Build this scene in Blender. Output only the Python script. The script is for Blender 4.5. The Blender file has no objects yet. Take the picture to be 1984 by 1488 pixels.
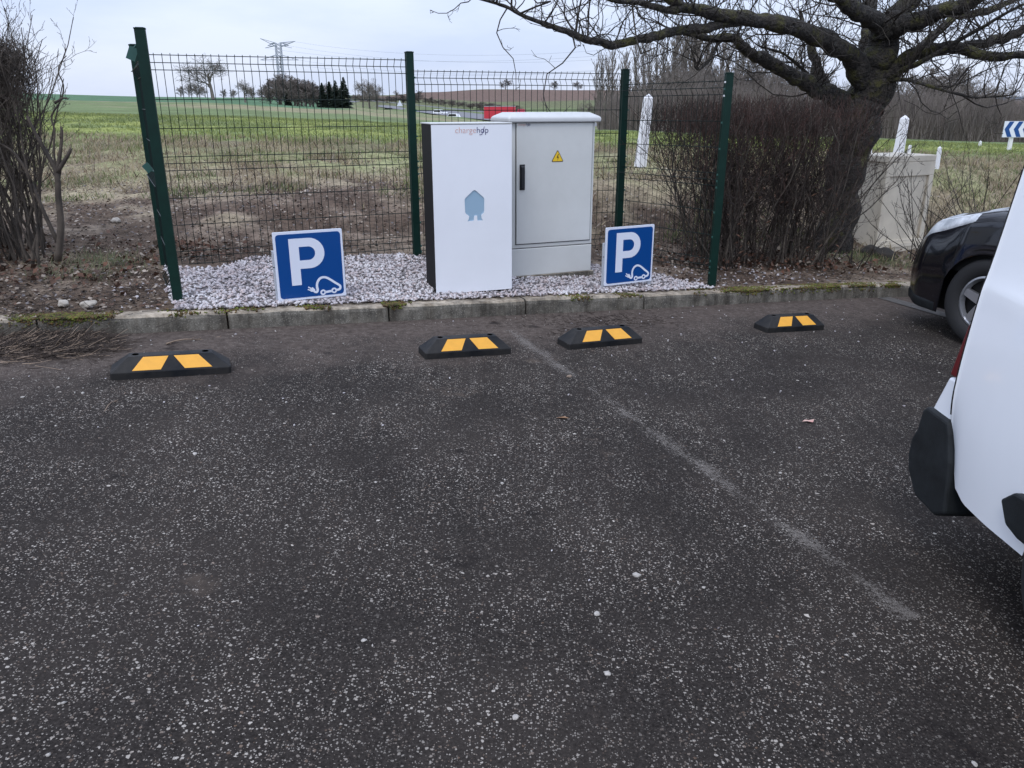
import bpy, math, random
import numpy as np
from mathutils import Vector, Matrix, noise as mn
R = math.radians
rng = random.Random(7)
nrng = np.random.default_rng(7)
scene = bpy.context.scene
col = scene.collection

# ------------------------------------------------------------------ camera
CAM_H = 1.46
F, CX, CY, HY = 1547.0, 992.0, 744.0, 200.0
PITCH = math.atan((CY - HY) / F)
cd = bpy.data.cameras.new("camera"); cam = bpy.data.objects.new("camera", cd); col.objects.link(cam)
cam.location = (0, 0, CAM_H); cam.rotation_euler = (math.pi / 2 - PITCH, 0, 0)
cd.sensor_width = 36; cd.lens = 36 * F / 1984; cd.clip_start = 0.05; cd.clip_end = 9000
scene.camera = cam

# ------------------------------------------------------------------ world, sun
SUN_EL, SUN_AZ = 52, 200
w = bpy.data.worlds.new("World"); scene.world = w; w.use_nodes = True
nt = w.node_tree; nt.nodes.clear()
def N(t, ty, **k):
    n = t.nodes.new(ty)
    for a, v in k.items(): setattr(n, a, v)
    return n
sky = N(nt, 'ShaderNodeTexSky', sky_type='NISHITA', sun_disc=False, sun_elevation=R(SUN_EL), sun_rotation=R(SUN_AZ), air_density=1.0, dust_density=2.0)
tc = N(nt, 'ShaderNodeTexCoord')
sep = N(nt, 'ShaderNodeSeparateXYZ'); nt.links.new(tc.outputs['Generated'], sep.inputs[0])
# overcast luminance: brighter towards the zenith (1 + 2 sin) / 3
el = N(nt, 'ShaderNodeMath', operation='MAXIMUM'); nt.links.new(sep.outputs['Z'], el.inputs[0]); el.inputs[1].default_value = 0.0
gm = N(nt, 'ShaderNodeMath', operation='MULTIPLY_ADD'); nt.links.new(el.outputs[0], gm.inputs[0]); gm.inputs[1].default_value = .95; gm.inputs[2].default_value = 0.94
mp = N(nt, 'ShaderNodeMapping'); mp.inputs['Scale'].default_value = (1.6, 1.6, 6.5); nt.links.new(tc.outputs['Generated'], mp.inputs[0])
n1 = N(nt, 'ShaderNodeTexNoise'); n1.inputs['Scale'].default_value = 1.7; n1.inputs['Detail'].default_value = 7; n1.inputs['Roughness'].default_value = .55
nt.links.new(mp.outputs[0], n1.inputs['Vector'])
cr = N(nt, 'ShaderNodeValToRGB'); nt.links.new(n1.outputs['Fac'], cr.inputs[0])
e = cr.color_ramp.elements; e[0].position = .38; e[0].color = (5.7, 6.6, 8.8, 1); e[1].position = .66; e[1].color = (7.2, 7.9, 9.6, 1)
sc = N(nt, 'ShaderNodeVectorMath', operation='SCALE'); nt.links.new(cr.outputs[0], sc.inputs[0]); nt.links.new(gm.outputs[0], sc.inputs['Scale'])
mx = N(nt, 'ShaderNodeMixRGB'); mx.inputs[0].default_value = .86
nt.links.new(sky.outputs[0], mx.inputs[1]); nt.links.new(sc.outputs[0], mx.inputs[2])
bg = N(nt, 'ShaderNodeBackground'); bg.inputs['Strength'].default_value = 0.115
out = N(nt, 'ShaderNodeOutputWorld')
nt.links.new(mx.outputs[0], bg.inputs[0]); nt.links.new(bg.outputs[0], out.inputs[0])
sl = bpy.data.lights.new("sun", 'SUN'); so = bpy.data.objects.new("sun", sl); col.objects.link(so)
sl.energy = 0.9; sl.angle = R(25); sl.color = (1, .965, .92)
_az = R(SUN_AZ); sd = Vector((math.sin(_az) * math.cos(R(SUN_EL)), math.cos(_az) * math.cos(R(SUN_EL)), math.sin(R(SUN_EL))))
so.rotation_euler = sd.to_track_quat('Z', 'Y').to_euler()
scene.view_settings.view_transform = 'Standard'; scene.view_settings.look = 'None'
scene.view_settings.exposure = 0.12; scene.view_settings.gamma = 1; scene.view_settings.use_curve_mapping = False

# ------------------------------------------------------------------ survey helpers (points of the place)
SL = -0.06                                   # the car park falls towards +X
def plane(x): return SL * x
def ray(px, py):
    X = (px - CX) / F; V = (CY - py) / F
    return Vector((X, math.cos(PITCH) + V * math.sin(PITCH), -math.sin(PITCH) + V * math.cos(PITCH)))
def P(px, py, D):
    d = ray(px, py); return d * (D / d.y) + Vector((0, 0, CAM_H))
def G(px, py, off=0.0):
    d = ray(px, py); return d * ((off - CAM_H) / (d.z - SL * d.x)) + Vector((0, 0, CAM_H))
def lerp(a, b, t): return a + (b - a) * t
def sstep(x, a, b):
    t = np.clip((x - a) / (b - a), 0, 1); return t * t * (3 - 2 * t)

# ------------------------------------------------------------------ object helpers
class MB:
    def __init__(s): s.v = []; s.f = []; s.m = []
    def add(s, vs, fs, mi=0):
        o = len(s.v); s.v.extend(vs); s.f.extend([tuple(i + o for i in f) for f in fs]); s.m.extend([mi] * len(fs))
    def box(s, x0, x1, y0, y1, z0, z1, mi=0):
        s.add([(x0,y0,z0),(x1,y0,z0),(x1,y1,z0),(x0,y1,z0),(x0,y0,z1),(x1,y0,z1),(x1,y1,z1),(x0,y1,z1)],
              [(0,3,2,1),(4,5,6,7),(0,1,5,4),(1,2,6,5),(2,3,7,6),(3,0,4,7)], mi)
    def tube(s, pts, rad, n=4, mi=0, cap=True):
        pts = [Vector(p) for p in pts]; k = len(pts)
        if not hasattr(rad, '__len__'): rad = [rad] * k
        o = len(s.v); prev = None
        for i, p in enumerate(pts):
            d = (pts[min(i+1, k-1)] - pts[max(i-1, 0)])
            if d.length < 1e-9: d = Vector((0,0,1))
            d.normalize()
            if prev is None:
                a = Vector((0,0,1)) if abs(d.z) < .9 else Vector((1,0,0))
                u = d.cross(a).normalized()
            else:
                u = prev - d * prev.dot(d)
                u = u.normalized() if u.length > 1e-6 else d.orthogonal().normalized()
            prev = u; v = d.cross(u)
            for j in range(n):
                an = 2 * math.pi * j / n
                s.v.append(tuple(p + (u * math.cos(an) + v * math.sin(an)) * rad[i]))
        for i in range(k - 1):
            for j in range(n):
                a = o + i*n + j; b = o + i*n + (j+1) % n
                s.f.append((a, b, b + n, a + n)); s.m.append(mi)
        if cap:
            s.f.append(tuple(o + j for j in range(n))[::-1]); s.m.append(mi)
            s.f.append(tuple(o + (k-1)*n + j for j in range(n))); s.m.append(mi)
    def prism(s, poly, y0, y1, mi=0):            # polygon in x,z extruded along y
        n = len(poly)
        s.add([(x, y0, z) for x, z in poly] + [(x, y1, z) for x, z in poly],
              [tuple(range(n)), tuple(range(2*n-1, n-1, -1))] + [((i+1) % n, i, i+n, (i+1) % n + n) for i in range(n)], mi)
    def mesh(s, name):
        me = bpy.data.meshes.new(name); me.from_pydata(s.v, [], s.f)
        if any(s.m): me.polygons.foreach_set('material_index', s.m)
        me.update(); return me
    def build(s, name, mats, parent=None, smooth=False):
        me = s.mesh(name)
        return link(name, me, mats, parent, smooth)
def link(name, me, mats=None, parent=None, smooth=False):
    if mats is not None:
        for m in (mats if isinstance(mats, (list, tuple)) else [mats]): me.materials.append(m)
    if smooth: me.polygons.foreach_set('use_smooth', [True] * len(me.polygons)); me.update()
    o = bpy.data.objects.new(name, me); col.objects.link(o)
    if parent: o.parent = parent
    return o
def tag(o, label=None, cat=None, group=None, kind=None):
    if label: o['label'] = label
    if cat: o['category'] = cat
    if group: o['group'] = group
    if kind: o['kind'] = kind
    return o
def empty(name, loc, rz=0.0, tilt=False):
    o = bpy.data.objects.new(name, None); col.objects.link(o); o.empty_display_size = .2
    if tilt:
        up = Vector((-SL, 0, 1)).normalized(); x = Vector((math.cos(rz), math.sin(rz), 0)); x.z = SL * x.x; x.normalize()
        y = up.cross(x); m = Matrix((x, y, up)).transposed().to_4x4(); m.translation = Vector(loc); o.matrix_world = m
    else:
        o.location = loc; o.rotation_euler = (0, 0, rz)
    return o
def copy_tree(o, parent=None):
    c = o.copy(); col.objects.link(c); c.parent = parent
    for ch in list(o.children): copy_tree(ch, c)
    return c
def bevel(o, wd, seg=2, ang=30):
    b = o.modifiers.new("bevel", 'BEVEL'); b.width = wd; b.segments = seg; b.limit_method = 'ANGLE'; b.angle_limit = R(ang)
    return o
def fnp(name, V, Fc, mats, parent=None, mi=None, smooth=False):     # numpy verts + equal-size faces
    me = bpy.data.meshes.new(name); V = np.asarray(V, np.float32); Fc = np.asarray(Fc, np.int32)
    k = Fc.shape[1]; me.vertices.add(len(V)); me.vertices.foreach_set('co', V.ravel())
    me.loops.add(Fc.size); me.loops.foreach_set('vertex_index', Fc.ravel())
    me.polygons.add(len(Fc)); me.polygons.foreach_set('loop_start', np.arange(0, Fc.size, k, dtype=np.int32))
    if mi is not None: me.polygons.foreach_set('material_index', np.asarray(mi, np.int32))
    me.update(calc_edges=True); me.validate()
    return link(name, me, mats, parent, smooth)

# ------------------------------------------------------------------ materials
def mat(name, c, rough=.6, metal=0, var=0.0, scale=8.0, c2=None, bump=0.0, bscale=60.0, spec=.5, detail=5, coat=0, dist=.004):
    m = bpy.data.materials.new(name); m.use_nodes = True; t = m.node_tree; b = t.nodes['Principled BSDF']
    b.inputs['Roughness'].default_value = rough; b.inputs['Metallic'].default_value = metal
    b.inputs['Specular IOR Level'].default_value = spec; b.inputs['Coat Weight'].default_value = coat
    c = tuple(c) + (1,)
    if var or c2:
        tcn = N(t, 'ShaderNodeTexCoord'); n = N(t, 'ShaderNodeTexNoise'); n.inputs['Scale'].default_value = scale; n.inputs['Detail'].default_value = detail
        n.inputs['Roughness'].default_value = .65
        t.links.new(tcn.outputs['Object'], n.inputs['Vector'])
        r = N(t, 'ShaderNodeValToRGB'); t.links.new(n.outputs['Fac'], r.inputs[0])
        c2 = tuple(c2) + (1,) if c2 else tuple(x * (1 - var) for x in c[:3]) + (1,)
        r.color_ramp.elements[0].position = .36; r.color_ramp.elements[0].color = c2
        r.color_ramp.elements[1].position = .64; r.color_ramp.elements[1].color = c
        t.links.new(r.outputs[0], b.inputs['Base Color'])
    else: b.inputs['Base Color'].default_value = c
    if bump:
        tcn = N(t, 'ShaderNodeTexCoord'); n = N(t, 'ShaderNodeTexNoise'); n.inputs['Scale'].default_value = bscale; n.inputs['Detail'].default_value = 6
        t.links.new(tcn.outputs['Object'], n.inputs['Vector'])
        bp = N(t, 'ShaderNodeBump'); bp.inputs['Strength'].default_value = bump; bp.inputs['Distance'].default_value = dist
        t.links.new(n.outputs['Fac'], bp.inputs['Height']); t.links.new(bp.outputs[0], b.inputs['Normal'])
    return m
M = {}
M['green'] = mat('green_powder_coat', (.002, .024, .017), .5, spec=.25, var=.25, scale=14)
M['greenl'] = mat('green_plate', (.02, .085, .07), .45)
M['wire'] = mat('green_wire', (.003, .012, .010), .5, spec=.25)
M['clip'] = mat('pale_clip', (.7, .7, .7), .35, metal=.4)
M['white'] = mat('white_enamel', (.84, .86, .90), .22, var=.03, scale=3)
M['black'] = mat('black_side', (.004, .004, .0045), .6, spec=.2)
M['grey'] = mat('grey_polyester', (.62, .63, .61), .42, var=.05, scale=5, bump=.05, bscale=300)
M['greyd'] = mat('seam_dark', (.05, .05, .05), .7)
M['handle'] = mat('black_handle', (.012, .013, .016), .3)
M['logo'] = mat('logo_blue', (.30, .44, .56), .4)
M['logod'] = mat('logo_edge', (.12, .20, .28), .4)
M['txt_o'] = mat('letter_salmon', (.62, .27, .20), .5)
M['txt_n'] = mat('letter_navy', (.035, .025, .13), .5)
M['yel'] = mat('warning_yellow', (.80, .52, .02), .4)
M['blk'] = mat('print_black', (.01, .01, .01), .5)
M['blue'] = mat('sign_blue', (.002, .060, .25), .28)
M['signw'] = mat('sign_white', (.74, .78, .88), .3)
M['leg'] = mat('sign_leg', (.55, .58, .62), .35, metal=.3)
M['rubber'] = mat('black_rubber', (.006, .0075, .010), .6, spec=.25, c2=(.030, .028, .026), scale=5, bump=.3, bscale=200)
M['stripe'] = mat('yellow_stripe', (.84, .40, .035), .45, var=.08, scale=30)
M['hole'] = mat('bolt_hole', (.001, .001, .001), 1, spec=0)
def bark():
    m = mat('tree_bark', (.060, .052, .044), .92, c2=(.014, .013, .012), scale=22, bump=1, bscale=38, dist=.05); t = m.node_tree; b = t.nodes['Principled BSDF']; L = t.links.new
    src = b.inputs['Base Color'].links[0].from_socket; g = N(t, 'ShaderNodeNewGeometry')
    for sc_, c_, lo, hi in ((5.5, (.085, .082, .022), .52, .62), (13, (.16, .165, .15), .62, .70)):
        n = N(t, 'ShaderNodeTexNoise'); n.inputs['Scale'].default_value = sc_; n.inputs['Detail'].default_value = 7; n.inputs['Roughness'].default_value = .7; L(g.outputs['Position'], n.inputs['Vector'])
        r = N(t, 'ShaderNodeValToRGB'); L(n.outputs['Fac'], r.inputs[0]); r.color_ramp.elements[0].position = lo; r.color_ramp.elements[1].position = hi; r.color_ramp.elements[0].color = (0,0,0,1); r.color_ramp.elements[1].color = (.75,.75,.75,1)
        x = N(t, 'ShaderNodeMixRGB'); L(r.outputs[0], x.inputs[0]); L(src, x.inputs[1]); x.inputs[2].default_value = c_ + (1,); src = x.outputs[0]
    L(src, b.inputs['Base Color']); return m
M['bark'] = bark()
M['twig'] = mat('twig_bark', (.050, .040, .030), .85, c2=(.020, .017, .014), scale=6)
M['hedge'] = mat('hedge_twig', (.062, .043, .034), .9, c2=(.020, .014, .012), scale=5)
M['shoot'] = mat('hedge_red_shoot', (.085, .040, .030), .85, c2=(.034, .019, .015), scale=6)
M['hstem'] = mat('hedge_stem', (.13, .108, .085), .85, c2=(.025, .02, .016), scale=7)
M['bush'] = mat('bush_twig', (.10, .080, .062), .85, c2=(.028, .023, .019), scale=5)
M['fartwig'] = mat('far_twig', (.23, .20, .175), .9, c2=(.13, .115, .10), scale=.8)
M['fardark'] = mat('far_thicket', (.23, .195, .17), .95, c2=(.115, .098, .088), scale=.35)  # tone lightened to stand in for distance haze
M['conifer'] = mat('conifer_needles', (.022, .042, .024), .9, c2=(.010, .020, .013), scale=1)
M['gravel'] = mat('crushed_limestone', (.68, .655, .66), .85, c2=(.42, .38, .39), scale=3.2, bump=.4, bscale=80)
M['gravel2'] = mat('crushed_limestone_pink', (.62, .53, .51), .85, c2=(.32, .27, .27), scale=4)
M['gravel3'] = mat('crushed_limestone_dark', (.20, .18, .18), .85, var=.5, scale=6)
M['pebble'] = mat('pale_pebble', (.46, .43, .39), .7, var=.3, scale=30)
M['rock'] = mat('pale_rock', (.52, .47, .40), .85, var=.35, scale=14, bump=.5, bscale=40)
M['leaf'] = mat('dead_leaf', (.135, .072, .045), .85, c2=(.05, .028, .018), scale=3)
M['chip'] = mat('pale_litter', (.42, .36, .30), .9, c2=(.13, .10, .075), scale=2.4)
M['litter'] = mat('dark_litter', (.070, .050, .038), .95, c2=(.025, .018, .014), scale=2.4)
M['drygrass'] = mat('dry_grass', (.44, .37, .24), .9, c2=(.22, .175, .11), scale=1.3)
M['grass'] = mat('green_grass', (.17, .22, .07), .85, c2=(.08, .11, .04), scale=1.3)
M['moss'] = mat('moss', (.15, .17, .025), .95, c2=(.05, .06, .012), scale=18)
M['mossb'] = mat('brown_moss', (.16, .10, .035), .95, c2=(.06, .04, .02), scale=18)
M['bollard'] = mat('white_bollard', (.80, .80, .82), .6, var=.04, scale=5)
M['carb'] = mat('navy_black_paint', (.0025, .003, .006), .12, coat=.6)
M['plast'] = mat('black_plastic', (.006, .0075, .0085), .6, spec=.3, c2=(.014, .017, .019), scale=8, bump=.15, bscale=250)
M['tyre'] = mat('tyre_rubber', (.014, .014, .015), .75)
M['rim'] = mat('alloy_rim', (.45, .46, .48), .3, metal=.8)
M['glass'] = mat('car_glass', (.015, .018, .022), .05, coat=.5)
M['lens'] = mat('headlight_lens', (.80, .83, .86), .1, c2=(.40, .43, .46), scale=9, coat=1)
M['red'] = mat('tail_light', (.11, .003, .006), .3)
M['cwhite'] = mat('van_white', (.86, .88, .91), .14, coat=.5, var=.02, scale=2)
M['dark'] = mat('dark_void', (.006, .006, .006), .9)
M['road'] = mat('far_asphalt', (.16, .16, .17), .8)
M['steel'] = mat('galvanised_steel', (.36, .37, .39), .5, metal=.3)
M['truckred'] = mat('truck_red', (.55, .03, .05), .5)
M['pylon'] = mat('pylon_steel', (.33, .36, .41), .6)
M['stick'] = mat('dry_stick', (.34, .25, .18), .85, var=.5, scale=12)

# asphalt
def asphalt():
    m = bpy.data.materials.new('coarse_asphalt'); m.use_nodes = True; t = m.node_tree; b = t.nodes['Principled BSDF']; L = t.links.new
    g = N(t, 'ShaderNodeNewGeometry')
    def noise(s, d=4, r=.6):
        n = N(t, 'ShaderNodeTexNoise'); n.inputs['Scale'].default_value = s; n.inputs['Detail'].default_value = d; n.inputs['Roughness'].default_value = r
        L(g.outputs['Position'], n.inputs['Vector']); return n.outputs['Fac']
    def ramp(i, p0, c0, p1, c1):
        r = N(t, 'ShaderNodeValToRGB'); L(i, r.inputs[0]); e = r.color_ramp.elements
        e[0].position = p0; e[1].position = p1; e[0].color = c0 if len(c0) == 4 else c0 + (1,); e[1].color = c1 if len(c1) == 4 else c1 + (1,); return r.outputs[0]
    def g1(v): return (v, v, v)
    def mix(f, a, bb, mode='MIX'):
        x = N(t, 'ShaderNodeMixRGB', blend_type=mode)
        if isinstance(f, float): x.inputs[0].default_value = f
        else: L(f, x.inputs[0])
        for s, v in ((1, a), (2, bb)):
            if isinstance(v, tuple): x.inputs[s].default_value = v + (1,)
            else: L(v, x.inputs[s])
        return x.outputs[0]
    def mth(op, a, bb):
        x = N(t, 'ShaderNodeMath', operation=op, use_clamp=True)
        for s, v in ((0, a), (1, bb)):
            if isinstance(v, (int, float)): x.inputs[s].default_value = v
            else: L(v, x.inputs[s])
        return x.outputs[0]
    base = ramp(noise(120, 3), .3, (.0120, .0102, .0093), .7, (.041, .035, .0315))
    base = mix(ramp(noise(1.1, 5), .42, g1(0), .70, g1(.55)), base, (.052, .043, .037))
    def specks(scale, thr, soft, dens):
        v = N(t, 'ShaderNodeTexVoronoi', feature='F1'); v.inputs['Scale'].default_value = scale
        # distort so chips are not round
        nz = N(t, 'ShaderNodeTexNoise'); nz.inputs['Scale'].default_value = scale * 1.6; L(g.outputs['Position'], nz.inputs['Vector'])
        va = N(t, 'ShaderNodeVectorMath', operation='MULTIPLY_ADD'); L(nz.outputs['Color'], va.inputs[0]); va.inputs[1].default_value = (.8/scale,)*3; L(g.outputs['Position'], va.inputs[2])
        L(va.outputs[0], v.inputs['Vector'])
        sp = N(t, 'ShaderNodeSeparateColor'); L(v.outputs['Color'], sp.inputs[0])
        pick = ramp(sp.outputs[0], dens, g1(0), min(dens + .03, 1), g1(1))
        size = mth('MULTIPLY_ADD', sp.outputs[1], thr); t.nodes[-1].inputs[2].default_value = thr * .45
        d = mth('SUBTRACT', size, v.outputs['Distance'])
        spot = mth('MULTIPLY', d, 1.0 / soft)
        c = ramp(sp.outputs[2], 0, (.15, .10, .07), .55, (.52, .475, .42))
        return mth('MULTIPLY', spot, pick), c
    patch = ramp(noise(2.3, 4), .36, g1(.25), .62, g1(1))
    s1, c1 = specks(92, .34, .06, .72); s1 = mth('MULTIPLY', s1, mth('MULTIPLY', patch, .80))
    base = mix(s1, base, c1)
    s2, c2 = specks(175, .40, .10, .58); s2 = mth('MULTIPLY', s2, mth('MULTIPLY', patch, .6))
    base = mix(s2, base, c2)
    s3, c3 = specks(46, .25, .04, .965); base = mix(mth('MULTIPLY', s3, .9), base, c3)
    # dust and leaf dirt along the kerb: distance in front of the kerb line
    sp = N(t, 'ShaderNodeSeparateXYZ'); L(g.outputs['Position'], sp.inputs[0])
    a1 = N(t, 'ShaderNodeMath', operation='MULTIPLY'); L(sp.outputs[0], a1.inputs[0]); a1.inputs[1].default_value = -.402
    a2 = N(t, 'ShaderNodeMath', operation='MULTIPLY_ADD'); L(sp.outputs[1], a2.inputs[0]); a2.inputs[1].default_value = .915; L(a1.outputs[0], a2.inputs[2])
    kd = N(t, 'ShaderNodeMath', operation='SUBTRACT'); kd.inputs[0].default_value = 5.19; L(a2.outputs[0], kd.inputs[1])
    nn = N(t, 'ShaderNodeMath', operation='MULTIPLY_ADD'); L(noise(3.0, 5), nn.inputs[0]); nn.inputs[1].default_value = -1.5; L(kd.outputs[0], nn.inputs[2])
    dirt = ramp(nn.outputs[0], .0, g1(.85), .62, g1(0)); t.nodes[-1].color_ramp.elements[0].position = 0
    nn2 = N(t, 'ShaderNodeMath', operation='ADD'); L(nn.outputs[0], nn2.inputs[0]); nn2.inputs[1].default_value = .60
    dirt = ramp(nn2.outputs[0], .15, g1(.68), .9, g1(0))
    dcol = ramp(noise(26, 5), .3, (.062, .047, .040), .7, (.165, .133, .113))
    base = mix(dirt, base, dcol)
    # pale dusty stains
    st = ramp(noise(1.7, 5, .7), .62, g1(0), .74, g1(.55)); base = mix(st, base, (.13, .10, .078))
    st = ramp(noise(2.9, 4, .6), .64, g1(0), .70, g1(.7)); base = mix(st, base, (.012, .010, .010))
    L(base, b.inputs['Base Color']); b.inputs['Roughness'].default_value = .92; b.inputs['Specular IOR Level'].default_value = .10
    bp = N(t, 'ShaderNodeBump'); bp.inputs['Strength'].default_value = .9; bp.inputs['Distance'].default_value = .006
    hm = mix(.5, noise(150, 4), s1); L(hm, bp.inputs['Height']); L(bp.outputs[0], b.inputs['Normal'])
    return m
M['asphalt'] = asphalt()

def terrain_mat():
    m = bpy.data.materials.new('field_ground'); m.use_nodes = True; t = m.node_tree; b = t.nodes['Principled BSDF']; L = t.links.new
    a = N(t, 'ShaderNodeAttribute', attribute_name='ground'); g = N(t, 'ShaderNodeNewGeometry')
    n = N(t, 'ShaderNodeTexNoise'); n.inputs['Scale'].default_value = 9; n.inputs['Detail'].default_value = 9; n.inputs['Roughness'].default_value = .75
    L(g.outputs['Position'], n.inputs['Vector'])
    r = N(t, 'ShaderNodeValToRGB'); L(n.outputs['Fac'], r.inputs[0]); r.color_ramp.elements[0].position = .34; r.color_ramp.elements[0].color = (.42,.42,.42,1)
    r.color_ramp.elements[1].position = .66; r.color_ramp.elements[1].color = (1.35,1.35,1.35,1)
    n2 = N(t, 'ShaderNodeTexNoise'); n2.inputs['Scale'].default_value = .55; n2.inputs['Detail'].default_value = 8; n2.inputs['Roughness'].default_value = .6
    mpp = N(t, 'ShaderNodeMapping'); mpp.inputs['Scale'].default_value = (1, .35, 1); L(g.outputs['Position'], mpp.inputs[0]); L(mpp.outputs[0], n2.inputs['Vector'])
    r2 = N(t, 'ShaderNodeValToRGB'); L(n2.outputs['Fac'], r2.inputs[0]); r2.color_ramp.elements[0].position = .35; r2.color_ramp.elements[0].color = (.78,.74,.72,1)
    r2.color_ramp.elements[1].position = .62; r2.color_ramp.elements[1].color = (1.1,1.12,1.05,1)
    x = N(t, 'ShaderNodeMixRGB', blend_type='MULTIPLY'); x.inputs[0].default_value = 1; L(a.outputs['Color'], x.inputs[1]); L(r.outputs[0], x.inputs[2])
    y = N(t, 'ShaderNodeMixRGB', blend_type='MULTIPLY'); y.inputs[0].default_value = 1; L(x.outputs[0], y.inputs[1]); L(r2.outputs[0], y.inputs[2])
    L(y.outputs[0], b.inputs['Base Color']); b.inputs['Roughness'].default_value = .95; b.inputs['Specular IOR Level'].default_value = .15
    bp = N(t, 'ShaderNodeBump'); bp.inputs['Strength'].default_value = .8; bp.inputs['Distance'].default_value = .04; L(n.outputs['Fac'], bp.inputs['Height']); L(bp.outputs[0], b.inputs['Normal'])
    return m
M['ground'] = terrain_mat()

def kerb_mat():
    m = mat('weathered_concrete', (.40, .375, .335), .9, c2=(.17, .16, .145), scale=11, bump=.8, bscale=90, dist=.006); t = m.node_tree; b = t.nodes['Principled BSDF']; L = t.links.new
    src = b.inputs['Base Color'].links[0].from_socket
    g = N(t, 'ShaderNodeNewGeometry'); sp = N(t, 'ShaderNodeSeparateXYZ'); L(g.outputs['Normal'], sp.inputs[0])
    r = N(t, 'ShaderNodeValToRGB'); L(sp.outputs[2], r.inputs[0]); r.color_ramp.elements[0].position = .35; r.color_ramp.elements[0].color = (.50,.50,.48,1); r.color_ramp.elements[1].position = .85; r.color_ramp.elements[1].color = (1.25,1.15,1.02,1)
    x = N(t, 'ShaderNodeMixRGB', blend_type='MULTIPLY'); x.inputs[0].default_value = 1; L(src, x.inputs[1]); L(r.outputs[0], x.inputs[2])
    v = N(t, 'ShaderNodeTexNoise'); v.inputs['Scale'].default_value = 140; L(g.outputs['Position'], v.inputs['Vector'])
    r3 = N(t, 'ShaderNodeValToRGB'); L(v.outputs['Fac'], r3.inputs[0]); r3.color_ramp.elements[0].position = .58; r3.color_ramp.elements[1].position = .72; r3.color_ramp.elements[0].color = (0,0,0,1)
    y = N(t, 'ShaderNodeMixRGB'); L(r3.outputs[0], y.inputs[0]); L(x.outputs[0], y.inputs[1]); y.inputs[2].default_value = (.34,.32,.28,1)
    mp_ = N(t, 'ShaderNodeMapping'); mp_.inputs['Scale'].default_value = (9, 9, 1.5); L(g.outputs['Position'], mp_.inputs[0])
    n5 = N(t, 'ShaderNodeTexNoise'); n5.inputs['Scale'].default_value = 1.0; n5.inputs['Detail'].default_value = 6; n5.inputs['Roughness'].default_value = .75; L(mp_.outputs[0], n5.inputs['Vector'])
    r5 = N(t, 'ShaderNodeValToRGB'); L(n5.outputs['Fac'], r5.inputs[0]); r5.color_ramp.elements[0].position = .38; r5.color_ramp.elements[0].color = (.42,.38,.33,1); r5.color_ramp.elements[1].position = .60; r5.color_ramp.elements[1].color = (1.12,1.1,1.06,1)
    z5 = N(t, 'ShaderNodeMixRGB', blend_type='MULTIPLY'); z5.inputs[0].default_value = .9; L(y.outputs[0], z5.inputs[1]); L(r5.outputs[0], z5.inputs[2])
    L(z5.outputs[0], b.inputs['Base Color']); return m
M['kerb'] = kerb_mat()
M['conc'] = mat('beige_concrete', (.66, .60, .49), .85, c2=(.54, .49, .40), scale=3, bump=.2, bscale=60)

def paint_mat(name, amount):
    m = bpy.data.materials.new(name); m.use_nodes = True; t = m.node_tree; b = t.nodes['Principled BSDF']; L = t.links.new
    b.inputs['Base Color'].default_value = (.30, .27, .24, 1); b.inputs['Roughness'].default_value = .9
    g = N(t, 'ShaderNodeNewGeometry'); n = N(t, 'ShaderNodeTexNoise'); n.inputs['Scale'].default_value = 75; n.inputs['Detail'].default_value = 5; n.inputs['Roughness'].default_value = .8; L(g.outputs['Position'], n.inputs['Vector'])
    n2 = N(t, 'ShaderNodeTexNoise'); n2.inputs['Scale'].default_value = 3.5; n2.inputs['Detail'].default_value = 5; L(g.outputs['Position'], n2.inputs['Vector'])
    ad = N(t, 'ShaderNodeMath', operation='MULTIPLY_ADD'); L(n2.outputs['Fac'], ad.inputs[0]); ad.inputs[1].default_value = .8; L(n.outputs['Fac'], ad.inputs[2])
    uv = N(t, 'ShaderNodeTexCoord'); sx = N(t, 'ShaderNodeSeparateXYZ'); L(uv.outputs['Object'], sx.inputs[0])
    ab = N(t, 'ShaderNodeMath', operation='ABSOLUTE'); L(sx.outputs[0], ab.inputs[0])
    ed = N(t, 'ShaderNodeMath', operation='MULTIPLY_ADD'); L(ab.outputs[0], ed.inputs[0]); ed.inputs[1].default_value = -3.0; L(ad.outputs[0], ed.inputs[2])
    r = N(t, 'ShaderNodeValToRGB'); L(ed.outputs[0], r.inputs[0]); r.color_ramp.elements[0].position = amount; r.color_ramp.elements[1].position = amount + .14
    r.color_ramp.elements[0].color = (0,0,0,1); r.color_ramp.elements[1].color = (.34,.34,.34,1)
    L(r.outputs[0], b.inputs['Alpha']); return m

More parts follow.
